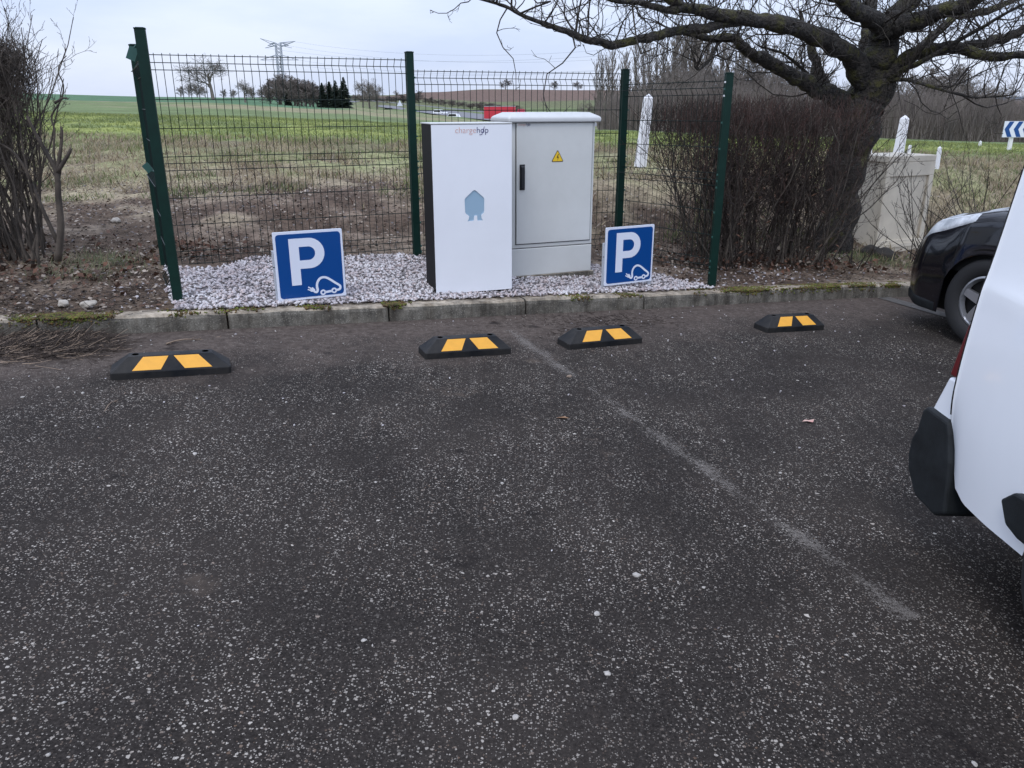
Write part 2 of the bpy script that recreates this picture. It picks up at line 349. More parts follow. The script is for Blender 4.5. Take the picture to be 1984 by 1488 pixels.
# ------------------------------------------------------------------ terrain
COLS = [0, 400, 690, 760, 840, 950, 1150, 1500, 1984]
TB = {0: [(9,372),(12,298),(16,262),(30,222),(60,205),(120,193),(200,184),(350,179),(600,186),(3000,200)],
 400: [(9,365),(12,300),(16,270),(30,232),(60,212),(120,200),(200,191),(350,188),(600,189),(3000,199)],
 690: [(9,365),(12,305),(16,275),(30,240),(60,222),(120,213),(200,209),(300,206),(420,200),(600,188),(900,184),(3000,198)],
 760: [(9,365),(12,308),(16,278),(30,245),(60,228),(120,220),(200,217),(330,212),(450,196),(700,184),(1000,188),(3000,198)],
 840: [(9,365),(12,310),(16,280),(30,248),(60,234),(120,228),(200,225.5),(260,223.5),(380,200),(600,178),(1000,183),(3000,198)],
 950: [(9,365),(12,312),(16,283),(30,252),(60,243),(120,240),(210,236),(300,215),(500,190),(650,172),(1000,178),(3000,198)],
 1150: [(9,365),(12,315),(16,285),(30,258),(60,250),(120,247),(170,245),(260,230),(400,196),(600,174),(1000,180),(3000,198)],
 1500: [(9,370),(12,320),(16,295),(30,272),(60,262),(120,258),(200,250),(400,225),(600,205),(1000,198),(3000,199)],
 1984: [(9,385),(12,330),(16,305),(30,285),(60,275),(120,270),(200,255),(500,225),(1000,203),(2500,186),(3000,188)]}
LD = np.linspace(math.log(9), math.log(3000), 80)
TAB = np.array([np.interp(LD, [math.log(a) for a, _ in TB[c]], [b for _, b in TB[c]]) for c in COLS])
KERB = [(-5.7, 3.25), (-4.72, 3.68), (-3.74, 4.08), (-2.76, 4.49), (-1.80, 4.90), (-.84, 5.30), (.10, 5.71), (1.03, 6.10), (1.97, 6.52), (2.92, 6.93), (3.88, 7.28), (4.86, 7.58)]
A0 = R(23.5); UX, UY = math.cos(A0), math.sin(A0)
K0 = (.10, 5.71)
def loc2w(u, v): return (K0[0] + UX*u - UY*v, K0[1] + UY*u + UX*v)
def w2v(x, y): return -(x - K0[0]) * UY + (y - K0[1]) * UX
def w2u(x, y): return (x - K0[0]) * UX + (y - K0[1]) * UY
def table_z(x, y):
    y = np.maximum(y, 9.0); t = x / y
    px = np.clip(CX + t * F * math.cos(PITCH) * 1.06, 0, 1984)
    ly = np.clip(np.log(y), LD[0], LD[-1]); fi = (ly - LD[0]) / (LD[1] - LD[0]); i = np.minimum(fi.astype(int), 78); fr = fi - i
    rows = TAB[:, i] * (1 - fr) + TAB[:, i+1] * fr
    out = np.zeros_like(y)
    for k in range(len(COLS) - 1):
        a, b = COLS[k], COLS[k+1]; mk = (px >= a) & (px <= b); s = (px - a) / (b - a); s = s*s*(3-2*s)
        out = np.where(mk, rows[k]*(1-s) + rows[k+1]*s, out)
    ang = PITCH - np.arctan((CY - out) / F)
    return CAM_H - y * np.tan(ang)
def terrain_z(x, y):
    x = np.asarray(x, float); y = np.asarray(y, float); v = w2v(x, y)
    near = SL * np.clip(x, -9, 9)
    zt = table_z(x, y)
    zt = np.where(y < 9, zt + (y - 9) * .07, zt)
    t = sstep(v, 1.3, 3.4); z = (near + .10 + .02*np.clip(v, 0, 2)) * (1 - t) + zt * t
    front = 1 - sstep(v, .05, .11)
    z = z * (1 - front) + (SL * np.clip(x, -60, 60) - .30) * front
    return z
def tz(x, y): return float(terrain_z(np.array([x]), np.array([y]))[0])

def fbm(X, Y, s, seed=0):
    out = np.zeros(X.shape); f = X.ravel(); g = Y.ravel(); o = out.ravel()
    for i in range(f.size): o[i] = mn.fractal(Vector((f[i]*s + seed*13.7, g[i]*s, seed*3.1)), 1.0, 2.0, 4)
    return out
ys = np.concatenate([np.linspace(-60, 2, 12), np.arange(2.5, 12, .075), np.exp(np.linspace(math.log(12), math.log(3500), 170))])
ts = np.concatenate([np.linspace(-5, -.85, 12)[:-1], np.linspace(-.85, .85, 190), np.linspace(.85, 5, 12)[1:]])
T_, Y_ = np.meshgrid(ts, ys); X_ = T_ * np.sqrt(np.maximum(Y_, 0)**2 + 9)
Z_ = terrain_z(X_, Y_)
n_small = fbm(X_, Y_, 1.6, 1); n_mid = fbm(X_, Y_, .35, 2); n_big = fbm(X_, Y_, .03, 3)
V_ = w2v(X_, Y_)
amp = .028 * sstep(V_, .4, 1.2) * (V_ < 40) + .05 * sstep(Y_, 8.5, 12) * (1 - sstep(Y_, 20, 40))
Z_ += n_small * amp + n_mid * .03 * sstep(Y_, 9, 14) * (1 - sstep(Y_, 30, 60))
def C(*c): return np.array(c)
def mixc(a, b, t): return a * (1 - t[..., None]) + b * t[..., None]
soil, soil2 = C(.135, .098, .076), C(.25, .195, .155)
dry, dryg = C(.36, .30, .21), C(.28, .28, .15)
gre, grey = C(.20, .24, .095), C(.28, .31, .095)
olive, beige, far, plow = C(.17, .22, .10), C(.32, .28, .18), C(.10, .19, .105), C(.17, .115, .095)
yy = Y_ + n_mid * 2.0 + n_small * .5
c = mixc(np.broadcast_to(soil, X_.shape + (3,)), soil2, sstep(n_small, -.1, .35))
c = mixc(c, dry, sstep(yy + X_ * -.06 + n_small*1.3, 8.4, 10.2) * .9)
c = mixc(c, dryg, sstep(yy + n_small*2, 10.0, 12.5) * (.5 + .5*sstep(n_mid, -.2, .15)))
c = mixc(c, C(.12, .085, .06), sstep(yy, 13.6, 14.6) * (1 - sstep(yy, 15.3, 16)) * .55)
yy = yy + np.clip(-X_ - 3, 0, 20) * .18
c = mixc(c, gre, sstep(yy, 15.0, 16.6)); c = mixc(c, grey, sstep(yy, 18, 22) * sstep(n_mid, -.2, .25))
c = mixc(c, C(.09, .11, .045), sstep(yy, 36, 38) * (1 - sstep(yy, 40, 43)))
c = mixc(c, olive, sstep(yy, 41, 44)); c = mixc(c, beige, sstep(Y_, 60, 75) * sstep(n_big*2 + n_mid, -.2, .4) * .8)
c = mixc(c, far, sstep(Y_, 125, 135) * (1 - sstep(X_/np.maximum(Y_, 1), -.22, -.18)))
rt = sstep(X_/np.maximum(Y_, 1), -.19, -.17)
c = mixc(c, C(.16, .20, .09), sstep(Y_, 270, 300) * rt)
c = mixc(c, C(.15, .155, .085), sstep(Y_, 330, 340) * rt * .8)
pl = sstep(Y_ + X_*.45, 425, 430) * (1 - sstep(Y_ + X_*.05, 640, 650) * (1 - sstep(X_, 0, 20)*.9)) * rt
c = mixc(c, plow, pl)
c = mixc(c, C(.10, .15, .22), sstep(Y_, 1300, 2200))  # haze painted in: the farthest ground turns blue with distance
H_, W_ = X_.shape
idx = np.arange(H_*W_).reshape(H_, W_)
FF = np.stack([idx[:-1,:-1], idx[:-1,1:], idx[1:,1:], idx[1:,:-1]], -1).reshape(-1, 4)
ter = fnp('ground', np.stack([X_, Y_, Z_], -1).reshape(-1, 3), FF, M['ground'], smooth=True)
at = ter.data.color_attributes.new('ground', 'FLOAT_COLOR', 'POINT')
at.data.foreach_set('color', np.concatenate([c.reshape(-1, 3), np.ones((H_*W_, 1))], 1).astype(np.float32).ravel())
tag(ter, 'soil bank, dry grass and green fields rising behind the car park', kind='structure')

# asphalt sheet up to the kerb line
k = KERB
mb = MB(); pts = [(-24, -4.5), *k, (26, 14.5)]
for i in range(len(pts) - 1):
    (x0, y0), (x1, y1) = pts[i], pts[i+1]
    nxx = max(1, int(abs(x1-x0)/1.0)); 
    mb.add([(x0, -24, plane(x0)), (x1, -24, plane(x1)), (x1, y1, plane(x1)), (x0, y0, plane(x0))], [(0,1,2,3)])
tag(mb.build('car_park', M['asphalt']), 'dark coarse asphalt car park', kind='structure')

# kerb of separate stones
kb = empty('kerb', (K0[0], K0[1], plane(K0[0]))); tag(kb, 'weathered concrete kerb along the car park', kind='structure')
KO = Vector((K0[0], K0[1], plane(K0[0])))
for i in range(len(k) - 1):
    a, b = Vector(k[i]), Vector(k[i+1]); d = (b - a).normalized(); nrm = Vector((-d.y, d.x))
    L = (b - a).length; h = .112 + rng.uniform(-.006, .006); g = .006
    prof = [(-.002 + rng.uniform(-.004,.004), -.1), (0, h-.030), (.006, h-.012), (.022, h), (.14, h - .004), (.14, -.1)]
    mb = MB(); ns = 14
    vs = []
    for s in range(ns + 1):
        q = g + (L - 2*g) * s / ns; base = a + d * q
        for j, (o, z) in enumerate(prof):
            jit = (mn.noise(Vector((base.x*7, base.y*7, j*.7))) * .006) if 0 < j < 5 else 0
            p = base + nrm * (o + jit); vs.append((p.x - KO.x, p.y - KO.y, plane(p.x) + z + jit*.8 - KO.z))
    n = len(prof); fs = [(s*n+j, s*n+j+n, s*n+(j+1), s*n+j)[:0] or (s*n+j, (s+1)*n+j, (s+1)*n+j+1, s*n+j+1) for s in range(ns) for j in range(n-1)]
    fs += [tuple(range(n))[::-1], tuple(ns*n + j for j in range(n))]
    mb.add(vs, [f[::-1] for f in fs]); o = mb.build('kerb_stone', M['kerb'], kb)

# flush concrete edging by the dark car and worn bay lines
def strip(name, a, b, wd, m, z, label, th=None):
    a = Vector(a); b = Vector(b); d = b - a;
    L = d.length; me = MB(); seg = max(2, int(L/.3))
    for s in range(seg):
        y0, y1 = L*s/seg, L*(s+1)/seg
        me.add([(-wd/2, y0, 0), (wd/2, y0, 0), (wd/2, y1, 0), (-wd/2, y1, 0)], [(0,1,2,3)])
    ob = me.build(name, m); ang = math.atan2(d.y, d.x) - math.pi/2
    up = Vector((-SL, 0, 1)).normalized(); x = Vector((math.cos(ang), math.sin(ang), 0)); x.z = SL*x.x; x.normalize(); y = up.cross(x)
    mm = Matrix((x, y, up)).transposed().to_4x4(); mm.translation = (a.x, a.y, plane(a.x) + z); ob.matrix_world = mm
    return tag(ob, label, kind='structure')
strip('bay_line', G(985,640)[:2], G(1775,1200)[:2], .12, paint_mat('worn_paint', .80), .004, 'worn white bay line running from the kerb towards the right')
strip('bay_line', G(165,700)[:2], G(-30,1100)[:2], .2, paint_mat('very_worn_paint', 1.0), .004, 'almost vanished bay line at the left')
strip('edging_strip', G(1712,577)[:2], G(1870,622)[:2], .16, mat('grimy_concrete', (.12, .11, .10), .9, var=.5, scale=14), .005, 'flush concrete edging strip under the nose of the dark car')

# gravel bed inside the fence
UL, UR, VB = -2.36, 1.72, 1.42
def gravel_z(u, v):
    x, y = loc2w(u, v); return plane(x) + .090 + .046 * v
def in_bed(u, v):
    if v < .085 or v > 1.48: return False
    vb = min(1.45, 1.18 + .5*sstep(u, -2.2, -1.3)) if u < -1.3 else 1.45
    lim = 1.72 - .75 * sstep(v, .25, 1.3)
    return u > UL - .02 + .02*math.sin(v*9) and u < lim + .05*math.sin(v*11) and v < vb + .04*math.sin(u*7)
mb = MB(); nu, nv = 90, 32; ids = {}
for i in range(nu+1):
    for j in range(nv+1):
        u = -2.55 + 4.4*i/nu; v = .125 + 1.4*j/nv; x, y = loc2w(u, v)
        ins = in_bed(u, v) or v < .14
        mb.v.append((x, y, gravel_z(u, v) + (.016 if ins else -.10)))
for i in range(nu):
    for j in range(nv):
        a = i*(nv+1)+j; mb.f.append((a, a+nv+1, a+nv+2, a+1)); mb.m.append(0)
gb = mb.build('gravel_base', M['gravel3'], smooth=True); tag(gb, 'fine dark stone dust under the white gravel', kind='structure')
def stone_field(name, pts, mats, label, sz, flat=.55):
    oc = np.array([(1,0,0),(.5,.85,.1),(-.5,.8,-.1),(-1,.05,0),(-.45,-.85,.1),(.5,-.8,-.05),(.15,.1,.9),(-.1,-.1,-.9)])
    fc = np.array([(i,(i+1)%6,6) for i in range(6)] + [((i+1)%6,i,7) for i in range(6)])
    Vs, Fs, Ms = [], [], []
    for q, (x, y, z) in enumerate(pts):
        s = nrng.uniform(*sz); A = nrng.normal(size=(3,3)); Q, _ = np.linalg.qr(A)
        v = (oc + nrng.uniform(-.25,.25,(8,3))) * np.array([1, nrng.uniform(.5,.9), flat]) * s * .5
        tilt = Q if nrng.random() < .55 else np.eye(3)
        an = nrng.uniform(0, 6.28); Rz = np.array([[math.cos(an),-math.sin(an),0],[math.sin(an),math.cos(an),0],[0,0,1]])
        v = v @ tilt.T @ Rz.T
        Vs.append(v + (x, y, z)); Fs.append(fc + 8*q); Ms.append(np.full(12, nrng.choice(len(mats), p=[.6,.25,.15][:len(mats)] if len(mats) == 3 else None)))
    o = fnp(name, np.concatenate(Vs), np.concatenate(Fs), mats, mi=np.concatenate(Ms)); return tag(o, label, kind='stuff')
pts = []
while len(pts) < 15500:
    u = rng.uniform(-2.5, 1.8); v = rng.uniform(.085, 1.48)
    if in_bed(u, v):
        x, y = loc2w(u, v); pts.append((x, y, max(gravel_z(u, v) + .012, plane(x) + .116 if v < .14 else -9) + rng.uniform(0, .014)))
for q in range(420):                                    # strays outside the bed
    u = rng.uniform(-2.75, 3.3); v = rng.uniform(.16, .9)
    if not in_bed(u, v):
        x, y = loc2w(u, v); pts.append((x, y, tz(x, y) + .006))
stone_field('white_gravel', pts, [M['gravel'], M['gravel2'], M['gravel3']], 'white crushed stone gravel filling the bed inside the green fence', (.016, .042))

# ------------------------------------------------------------------ green mesh fence
fen = empty('mesh_fence', (loc2w(0, 1.4)[0], loc2w(0, 1.4)[1], 0)); FO = Vector(fen.location)
tag(fen, 'dark green welded mesh fence round three sides of the gravel bed', 'fence')
ROWS = [0, .05, .1, .3, .5, .7, .75, .8, 1.0, 1.2, 1.4, 1.45, 1.5]
FOLD = [.05, .75, 1.45]
def off(h):
    return max([0] + [.034 * (1 - abs(h - f) / .05) for f in FOLD if abs(h - f) < .05])
def wire_mesh(name, pts, r):
    b = MB(); b.tube(pts, r, 4); me = b.mesh(name); me.materials.append(M['wire']); return me
vw = wire_mesh('vertical_wire', [(0, off(h), -h) for h in sorted(set([-.012] + ROWS + [1.525]))], .0024)
def panel(a, b, ztop, side=1, dz=0.0):
    a = Vector(a); b = Vector(b); d = b - a; L = d.length; d.normalize(); n = Vector((-d.y, d.x)) * side; ang = math.atan2(d.y, d.x)
    cnt = int((L - .05) / .055); o0 = (L - (cnt - 1) * .055) / 2
    for i in range(cnt):
        s = o0 + i * .055; p = a + d * s
        o = bpy.data.objects.new('vertical_wire', vw); col.objects.link(o); o.parent = fen
        o.location = (p.x - FO.x, p.y - FO.y, ztop + dz * s / L + rng.uniform(-.001, .001)); o.rotation_euler = (rng.uniform(-.002,.002), 0, ang)
        if side < 0: o.scale = (1, -1, 1)
    hm = wire_mesh('horizontal_wire', [(L * q / 3, 0, dz * q / 3) for q in range(4)], .0029)
    for h in ROWS:
        p = a + n * (off(h) + .005)
        o = bpy.data.objects.new('horizontal_wire', hm); col.objects.link(o); o.parent = fen
        o.location = (p.x - FO.x, p.y - FO.y, ztop - h); o.rotation_euler = (0, 0, ang)
p1, p1b, p2, p3, p4 = Vector((-2.18, 5.1)), Vector((-2.655, 6.07)), Vector((-.82, 6.87)), Vector((1.0, 7.57)), Vector((1.69, 6.66))
panel(p1b, p2, 1.785); panel(p2, p3, 1.704); panel(p3, p4, 1.615, -1, .01); panel(p1b, p1, 1.72, -1)
def post(p, ztop, ang, clips=None, zb=None):
    base = Vector((p.x, p.y, tz(p.x, p.y) - .15 if zb is None else zb)); H = ztop - base.z
    b = MB(); w_, d_ = .030, .024; ln = H
    # hollow section with two grooved flanks
    prof = [(-w_, -d_), (w_, -d_), (w_, -.008), (w_-.006, -.006), (w_-.006, .006), (w_, .008), (w_, d_), (-w_, d_), (-w_, .008), (-w_+.006, .006), (-w_+.006, -.006), (-w_, -.008)]
    n = len(prof); b.add([(x, y, 0) for x, y in prof] + [(x, y, H) for x, y in prof], [tuple(range(n))[::-1], tuple(range(n, 2*n))] + [(i, (i+1)%n, (i+1)%n+n, i+n) for i in range(n)])
    o = b.build('fence_post', M['green'], fen); o.location = base - FO; o.rotation_euler = (0, 0, ang)
    c = MB(); c.box(-w_-.003, w_+.003, -d_-.003, d_+.003, H + .001, H + .009); c.box(-w_+.006, w_-.006, -d_+.006, d_-.006, H+.009, H+.012); bevel(c.build('post_cap', M['green'], o), .002, 1)
    if clips:
        for sx, zt in clips:
            for h in ROWS:
                k2 = MB(); k2.box(w_*sx, (w_ + .009)*sx, -d_ - .004, -d_ + .012, -.007, .007) if sx > 0 else k2.box((w_ + .009)*sx, w_*sx, -d_ - .004, -d_ + .012, -.007, .007)
                kk = k2.build('clip', M['clip'] if h in (0, .1) else M['greenl'], o); kk.location = (0, 0, zt - h - base.z)
    return o
post(p1b, 1.84, A0); 
post(p2, 1.838, A0, [(1, 1.704)]); post(p3, 1.735, A0 - .05, [(1, 1.704)])
fp = post(p1, 1.868, A0 - .1); post(p4, 1.675, A0 - .35, [(-1, 1.615)])
# bent plates hanging on the outer left post
for (px, py, rot, sz_) in ((256, 104, .42, (.052, .075)), (286, 325, -.62, (.042, .055))):
    q = P(px, py, 5.14) ; b = MB(); b.box(-sz_[0]/2, sz_[0]/2, -.002, .002, -sz_[1]/2, sz_[1]/2); b.tube([(0, 0, sz_[1]/2), (.018, .002, sz_[1]/2 + .05)] if rot > 0 else [(.006, 0, -sz_[1]/2), (.02, 0, -sz_[1]/2 - .02)], .004, 4)
    o = b.build('bracket_plate', M['greenl'], fen); o.location = q - FO; o.rotation_euler = (0, rot, .2); o['label'] = 'bent green bracket plate sticking out of the leaning left post'

# ------------------------------------------------------------------ charging station, grey cabinet
def text_mesh(name, s, size, m, parent, loc, align='LEFT', extr=.0006, sx=1.0, spacing=1.0, bold=0.0):
    cu = bpy.data.curves.new(name, 'FONT'); cu.body = s; cu.size = size; cu.extrude = extr; cu.align_x = align; cu.space_character = spacing; cu.offset = bold
    to = bpy.data.objects.new(name, cu); col.objects.link(to); bpy.context.view_layer.update()
    me = bpy.data.meshes.new_from_object(to.evaluated_get(bpy.context.evaluated_depsgraph_get())); bpy.data.objects.remove(to)
    o = link(name, me, m, parent); me.materials.clear(); me.materials.append(m)
    o.location = loc; o.rotation_euler = (math.pi/2, 0, 0); o.scale = (sx, 1, 1); bpy.context.view_layer.update(); return o, max(v.co.x for v in me.vertices) * sx
def wordmark(parent, x0, width, z, y, name='lettering'):
    sz_ = .05
    o1, w1 = text_mesh(name, 'charge', sz_, M['txt_o'], parent, (0, 0, 0), bold=-.0010)
    o2, w2 = text_mesh(name, 'hop', sz_, M['txt_n'], parent, (0, 0, 0), bold=-.0004)
    s = width / (w1 + w2 + .002)
    o1.scale = (s, s, 1); o2.scale = (s, s, 1); o1.location = (x0, y, z); o2.location = (x0 + (w1 + .002) * s, y, z)
    b = MB(); xo = x0 + (w1 + .002 + w2*.36) * s; hh = .05 * s       # plug-like slash through the o
    b.tube([(xo - .16*hh, y - .0006, z - .2*hh), (xo + .12*hh, y - .0006, z - .18*hh), (xo + .26*hh, y - .0006, z + .05*hh), (xo + .38*hh, y - .0006, z + .42*hh), (xo + .46*hh, y - .0006, z + .72*hh)], .036*hh, 4)
    b.build('lettering_stroke', M['txt_n'], parent)
AC = R(20)
ce = empty('charging_station', (-.550, 5.71, .135), AC); tag(ce, 'tall flat white charging station with black sides and a pale blue house shaped window', 'charging station')
CW, CD_, CZ = .584, .29, 1.192
b = MB(); b.box(.001, CW - .004, .0095, CD_, 0, CZ - .004); bevel(b.build('housing', M['black'], ce), .003)
# front sheet with a real opening
hx, hz, sw = CW*.515, .625, .074
def housepts():
    p = []
    def a(x, z): p.append((hx + x, hz + z))
    a(0, .118)
    a(.012, .112); a(.066, .066); a(.073, .056); a(.074, .045); a(.073, -.030); a(.068, -.046); a(.056, -.054); a(.050, -.062); a(.052, -.084); a(.062, -.098)
    a(.020, -.098); a(.018, -.062); a(-.002, -.062); a(-.008, -.098); a(-.056, -.100); a(-.046, -.086); a(-.042, -.066); a(-.050, -.056); a(-.064, -.048); a(-.071, -.036); a(-.074, .045); a(-.073, .056); a(-.066, .066); a(-.012, .112)
    return p
hp = housepts()
import bmesh
def sheet_with_hole(name, x0, x1, z0, z1, y0, y1, hole, m, parent):
    bm = bmesh.new(); o_ = [bm.verts.new((x, y0, z)) for x, z in ((x0,z0),(x1,z0),(x1,z1),(x0,z1))]; i_ = [bm.verts.new((x, y0, z)) for x, z in hole]
    es = [bm.edges.new((l[q], l[(q+1)%len(l)])) for l in (o_, i_) for q in range(len(l))]
    bmesh.ops.triangle_fill(bm, edges=es, use_beauty=True)
    r = bmesh.ops.extrude_face_region(bm, geom=list(bm.faces)); bmesh.ops.translate(bm, vec=(0, y1 - y0, 0), verts=[v for v in r['geom'] if isinstance(v, bmesh.types.BMVert)])
    bmesh.ops.recalc_face_normals(bm, faces=bm.faces); me = bpy.data.meshes.new(name); bm.to_mesh(me); bm.free(); return link(name, me, m, parent)
sheet_with_hole('front_panel', 0, CW, .008, CZ - .006, 0, .009, hp, M['white'], ce)
b = MB(); b.box(hx - .09, hx + .09, .0060, .0085, hz - .115, hz + .135); b.build('logo_window', M['logo'], ce)
b = MB(); b.box(-.003, CW + .003, -.003, CD_ + .004, CZ - .003, CZ + .005); bevel(b.build('top_cover', M['grey'], ce), .002)
wordmark(ce, CW*.285, CW*.415, CZ - .062, -.0012)
ge = empty('electrical_cabinet', (-.005, 6.34, .10), R(22)); tag(ge, 'light grey street electrical cabinet with overhanging lid and yellow warning triangle', 'electrical cabinet')
GW, GD, GZ = .715, .32, 1.222
b = MB(); b.box(0, GW, 0, GD, .042, .262); bevel(b.build('plinth', M['grey'], ge), .006)
b = MB(); b.box(-.02, GW+.02, -.015, GD+.02, -.25, .0415); b.build('footing', M['kerb'], ge)
b = MB(); b.box(0, GW, .002, GD, .266, GZ); bevel(b.build('housing', M['grey'], ge), .008)
b = MB(); b.box(.006, GW-.006, .006, GD-.006, .26, .27); b.build('seam', M['greyd'], ge)
b = MB(); b.box(.040, GW - .026, -.010, .004, .302, GZ - .004); bevel(b.build('door', M['grey'], ge), .004)
b = MB(); b.box(.034, GW - .020, -.001, .0035, .296, GZ - .002); b.build('door_gasket', M['greyd'], ge)
b = MB(); lo = .035; b.add([(-lo,-lo,GZ),(GW+lo,-lo,GZ),(GW+lo,GD+lo,GZ),(-lo,GD+lo,GZ),(-lo,-lo,GZ+.038),(GW+lo,-lo,GZ+.038),(GW+lo,GD+lo,GZ+.038),(-lo,GD+lo,GZ+.038),(.035,.03,GZ+.072),(GW-.035,.03,GZ+.072),(GW-.035,GD-.03,GZ+.072),(.035,GD-.03,GZ+.072)],
      [(0,3,2,1),(0,1,5,4),(1,2,6,5),(2,3,7,6),(3,0,4,7),(4,5,9,8),(5,6,10,9),(6,7,11,10),(7,4,8,11),(8,9,10,11)])
bevel(b.build('lid', mat('lid_grey', (.60,.61,.61), .4, var=.05), ge), .012, 3)
b = MB(); b.box(.068, .104, -.034, -.010, .728, .905); hd = b.build('handle', M['handle'], ge); bevel(hd, .012, 3)
b = MB(); b.box(.064, .108, -.014, -.0102, .722, .915); bevel(b.build('handle_plate', M['handle'], ge), .002)
tri = lambda cx, cz, s, y0, y1, mm, nm: MB_tri(cx, cz, s, y0, y1, mm, nm)
def rounded_tri(cx, cz, r, rr, n=5):
    out = []
    for k3 in range(3):
        a = math.pi/2 + k3 * 2*math.pi/3; vx, vz = cx + math.cos(a)*(r - 2*rr), cz + math.sin(a)*(r - 2*rr)
        for q in range(n+1):
            bb = a - math.pi/3 + q/n*2*math.pi/3; out.append((vx + math.cos(bb)*rr, vz + math.sin(bb)*rr))
    return out
tx, tz_ = .385, .958
b = MB(); b.prism(rounded_tri(tx, tz_, .062, .007), -.0118, -.0102); ws = b.build('warning_sticker', M['blk'], ge)
b = MB(); b.prism(rounded_tri(tx, tz_, .053, .005), -.0126, -.0119); b.build('warning_face', M['yel'], ws)
b = MB(); b.prism([(tx+.004,tz_+.028),(tx-.009,tz_+.000),(tx+.003,tz_+.002),(tx-.002,tz_-.022),(tx+.011,tz_+.008),(tx+.000,tz_+.007),(tx+.009,tz_+.028)], -.0134, -.0127); b.build('lightning_mark', M['blk'], ws)
wordmark(ge, .048, .105, GZ - .022, -.0115, 'small_lettering')

# ------------------------------------------------------------------ parking signs
def arc(cx, cz, r, a0, a1, n): return [(cx + r*math.cos(R(a0+(a1-a0)*i/n)), cz + r*math.sin(R(a0+(a1-a0)*i/n))) for i in range(n+1)]
def roundrect(x0, x1, z0, z1, r, n=5): return arc(x1-r, z0+r, r, -90, 0, n) + arc(x1-r, z1-r, r, 0, 90, n) + arc(x0+r, z1-r, r, 90, 180, n) + arc(x0+r, z0+r, r, 180, 270, n)
def flat_stroke(mb, pts, wd, y0, y1):
    n = len(pts); L_, R_ = [], []
    for i, p in enumerate(pts):
        a = Vector(pts[max(i-1,0)]); c_ = Vector(pts[min(i+1,n-1)]); d = (c_-a).normalized(); nn = Vector((-d.y, d.x)) * wd/2
        L_.append((p[0]+nn.x, p[1]+nn.y)); R_.append((p[0]-nn.x, p[1]-nn.y))
    for i in range(n-1): mb.prism([R_[i], R_[i+1], L_[i+1], L_[i]], y0, y1)
def ring(mb, cx, cz, r, wd, y0, y1, n=16): flat_stroke(mb, arc(cx, cz, r, 0, 360, n), wd, y0, y1)
def make_sign(loc, ang, label):
    S = .457
    e = empty('parking_sign', loc, ang); tag(e, label, 'road sign', 'blue electric car parking signs')
    b = MB(); b.prism(roundrect(0, S, .065, .065+S, .008), 0, .012); b.build('sign_plate', M['signw'], e)
    b = MB(); b.prism(roundrect(.016, S-.014, .080, .065+S-.016, .022), -.0015, -.0002); b.build('sign_face', M['blue'], e)
    z0 = .065
    # letter P
    b = MB(); x0, x1 = .098, .162; zt, zb_ = z0 + .410, z0 + .100
    y0, y1 = -.0028, -.0017
    b.prism([(x0, zb_), (x1, zb_), (x1, zt), (x0, zt)], y0, y1)
    outer = [(x1, zt)] + [(.228, zt)] + arc(.228, zt - .101, .101, 88, -88, 14) + [(x1, zt-.202)]
    inner = [(x1, zt-.056)] + [(.222, zt-.056)] + arc(.222, zt - .101, .045, 88, -88, 14) + [(x1, zt-.146)]
    for i in range(len(outer)-1): b.prism([inner[i], inner[i+1], outer[i+1], outer[i]], y0, y1)
    b.build('letter_p', M['signw'], e)
    # car with plug
    b = MB(); wv = .0155; cxx, czz = .0, z0
    car = [(.272, z0+.052), (.262, z0+.060), (.262, z0+.092), (.272, z0+.118), (.292, z0+.136), (.318, z0+.138), (.345, z0+.126), (.385, z0+.096), (.415, z0+.074), (.420, z0+.060), (.413, z0+.047), (.392, z0+.043)]
    def smooth(pp, n=4):
        out = []
        for i in range(len(pp)-1):
            a = pp[max(i-1,0)]; b_ = pp[i]; c_ = pp[i+1]; d = pp[min(i+2,len(pp)-1)]
            for q in range(n):
                t = q/n; out.append(tuple(.5*((2*b_[m_]) + (-a[m_]+c_[m_])*t + (2*a[m_]-5*b_[m_]+4*c_[m_]-d[m_])*t*t + (-a[m_]+3*b_[m_]-3*c_[m_]+d[m_])*t**3) for m_ in (0,1)))
        return out + [pp[-1]]
    flat_stroke(b, smooth(car[1:]), wv, y0, y1)
    flat_stroke(b, smooth([(.262, z0+.078), (.264, z0+.055), (.256, z0+.042), (.244, z0+.046), (.236, z0+.056)]), wv, y0-.0002, y1)
    b.prism([(.216, z0+.050), (.240, z0+.044), (.248, z0+.060), (.232, z0+.078), (.214, z0+.070)], y0, y1)
    flat_stroke(b, [(.222, z0+.070), (.202, z0+.082)], .008, y0, y1); flat_stroke(b, [(.218, z0+.056), (.198, z0+.066)], .008, y0, y1)
    ring(b, .300, z0+.036, .014, .011, y0, y1); ring(b, .376, z0+.042, .014, .011, y0, y1)
    flat_stroke(b, [(.315, z0+.036), (.361, z0+.040)], wv, y0, y1)
    b.build('electric_car_symbol', M['signw'], e)
    for sx, zt2 in ((-.012, .065+S*.74), (S - .022, .065+S*.66)):
        b = MB(); b.box(sx, sx + .030, .016, .030, -.12, zt2); bevel(b.build('leg', M['leg'], e), .002)
    for sx in (-.014, S - .006):
        b = MB(); b.box(sx, sx + .016, .0125, .0158, .065 + S*.50, .065+S*.508); b.build('fixing_strap', M['blk'], e)
    return e
q = P(540, 585, 5.20); make_sign((q.x, q.y, q.z - .065), R(26), 'blue P electric car sign left of the white charging station')
q = P(1170.5, 554.5, 6.22); make_sign((q.x, q.y, q.z - .065), R(27), 'blue P electric car sign right of the grey cabinet in front of the fence corner')

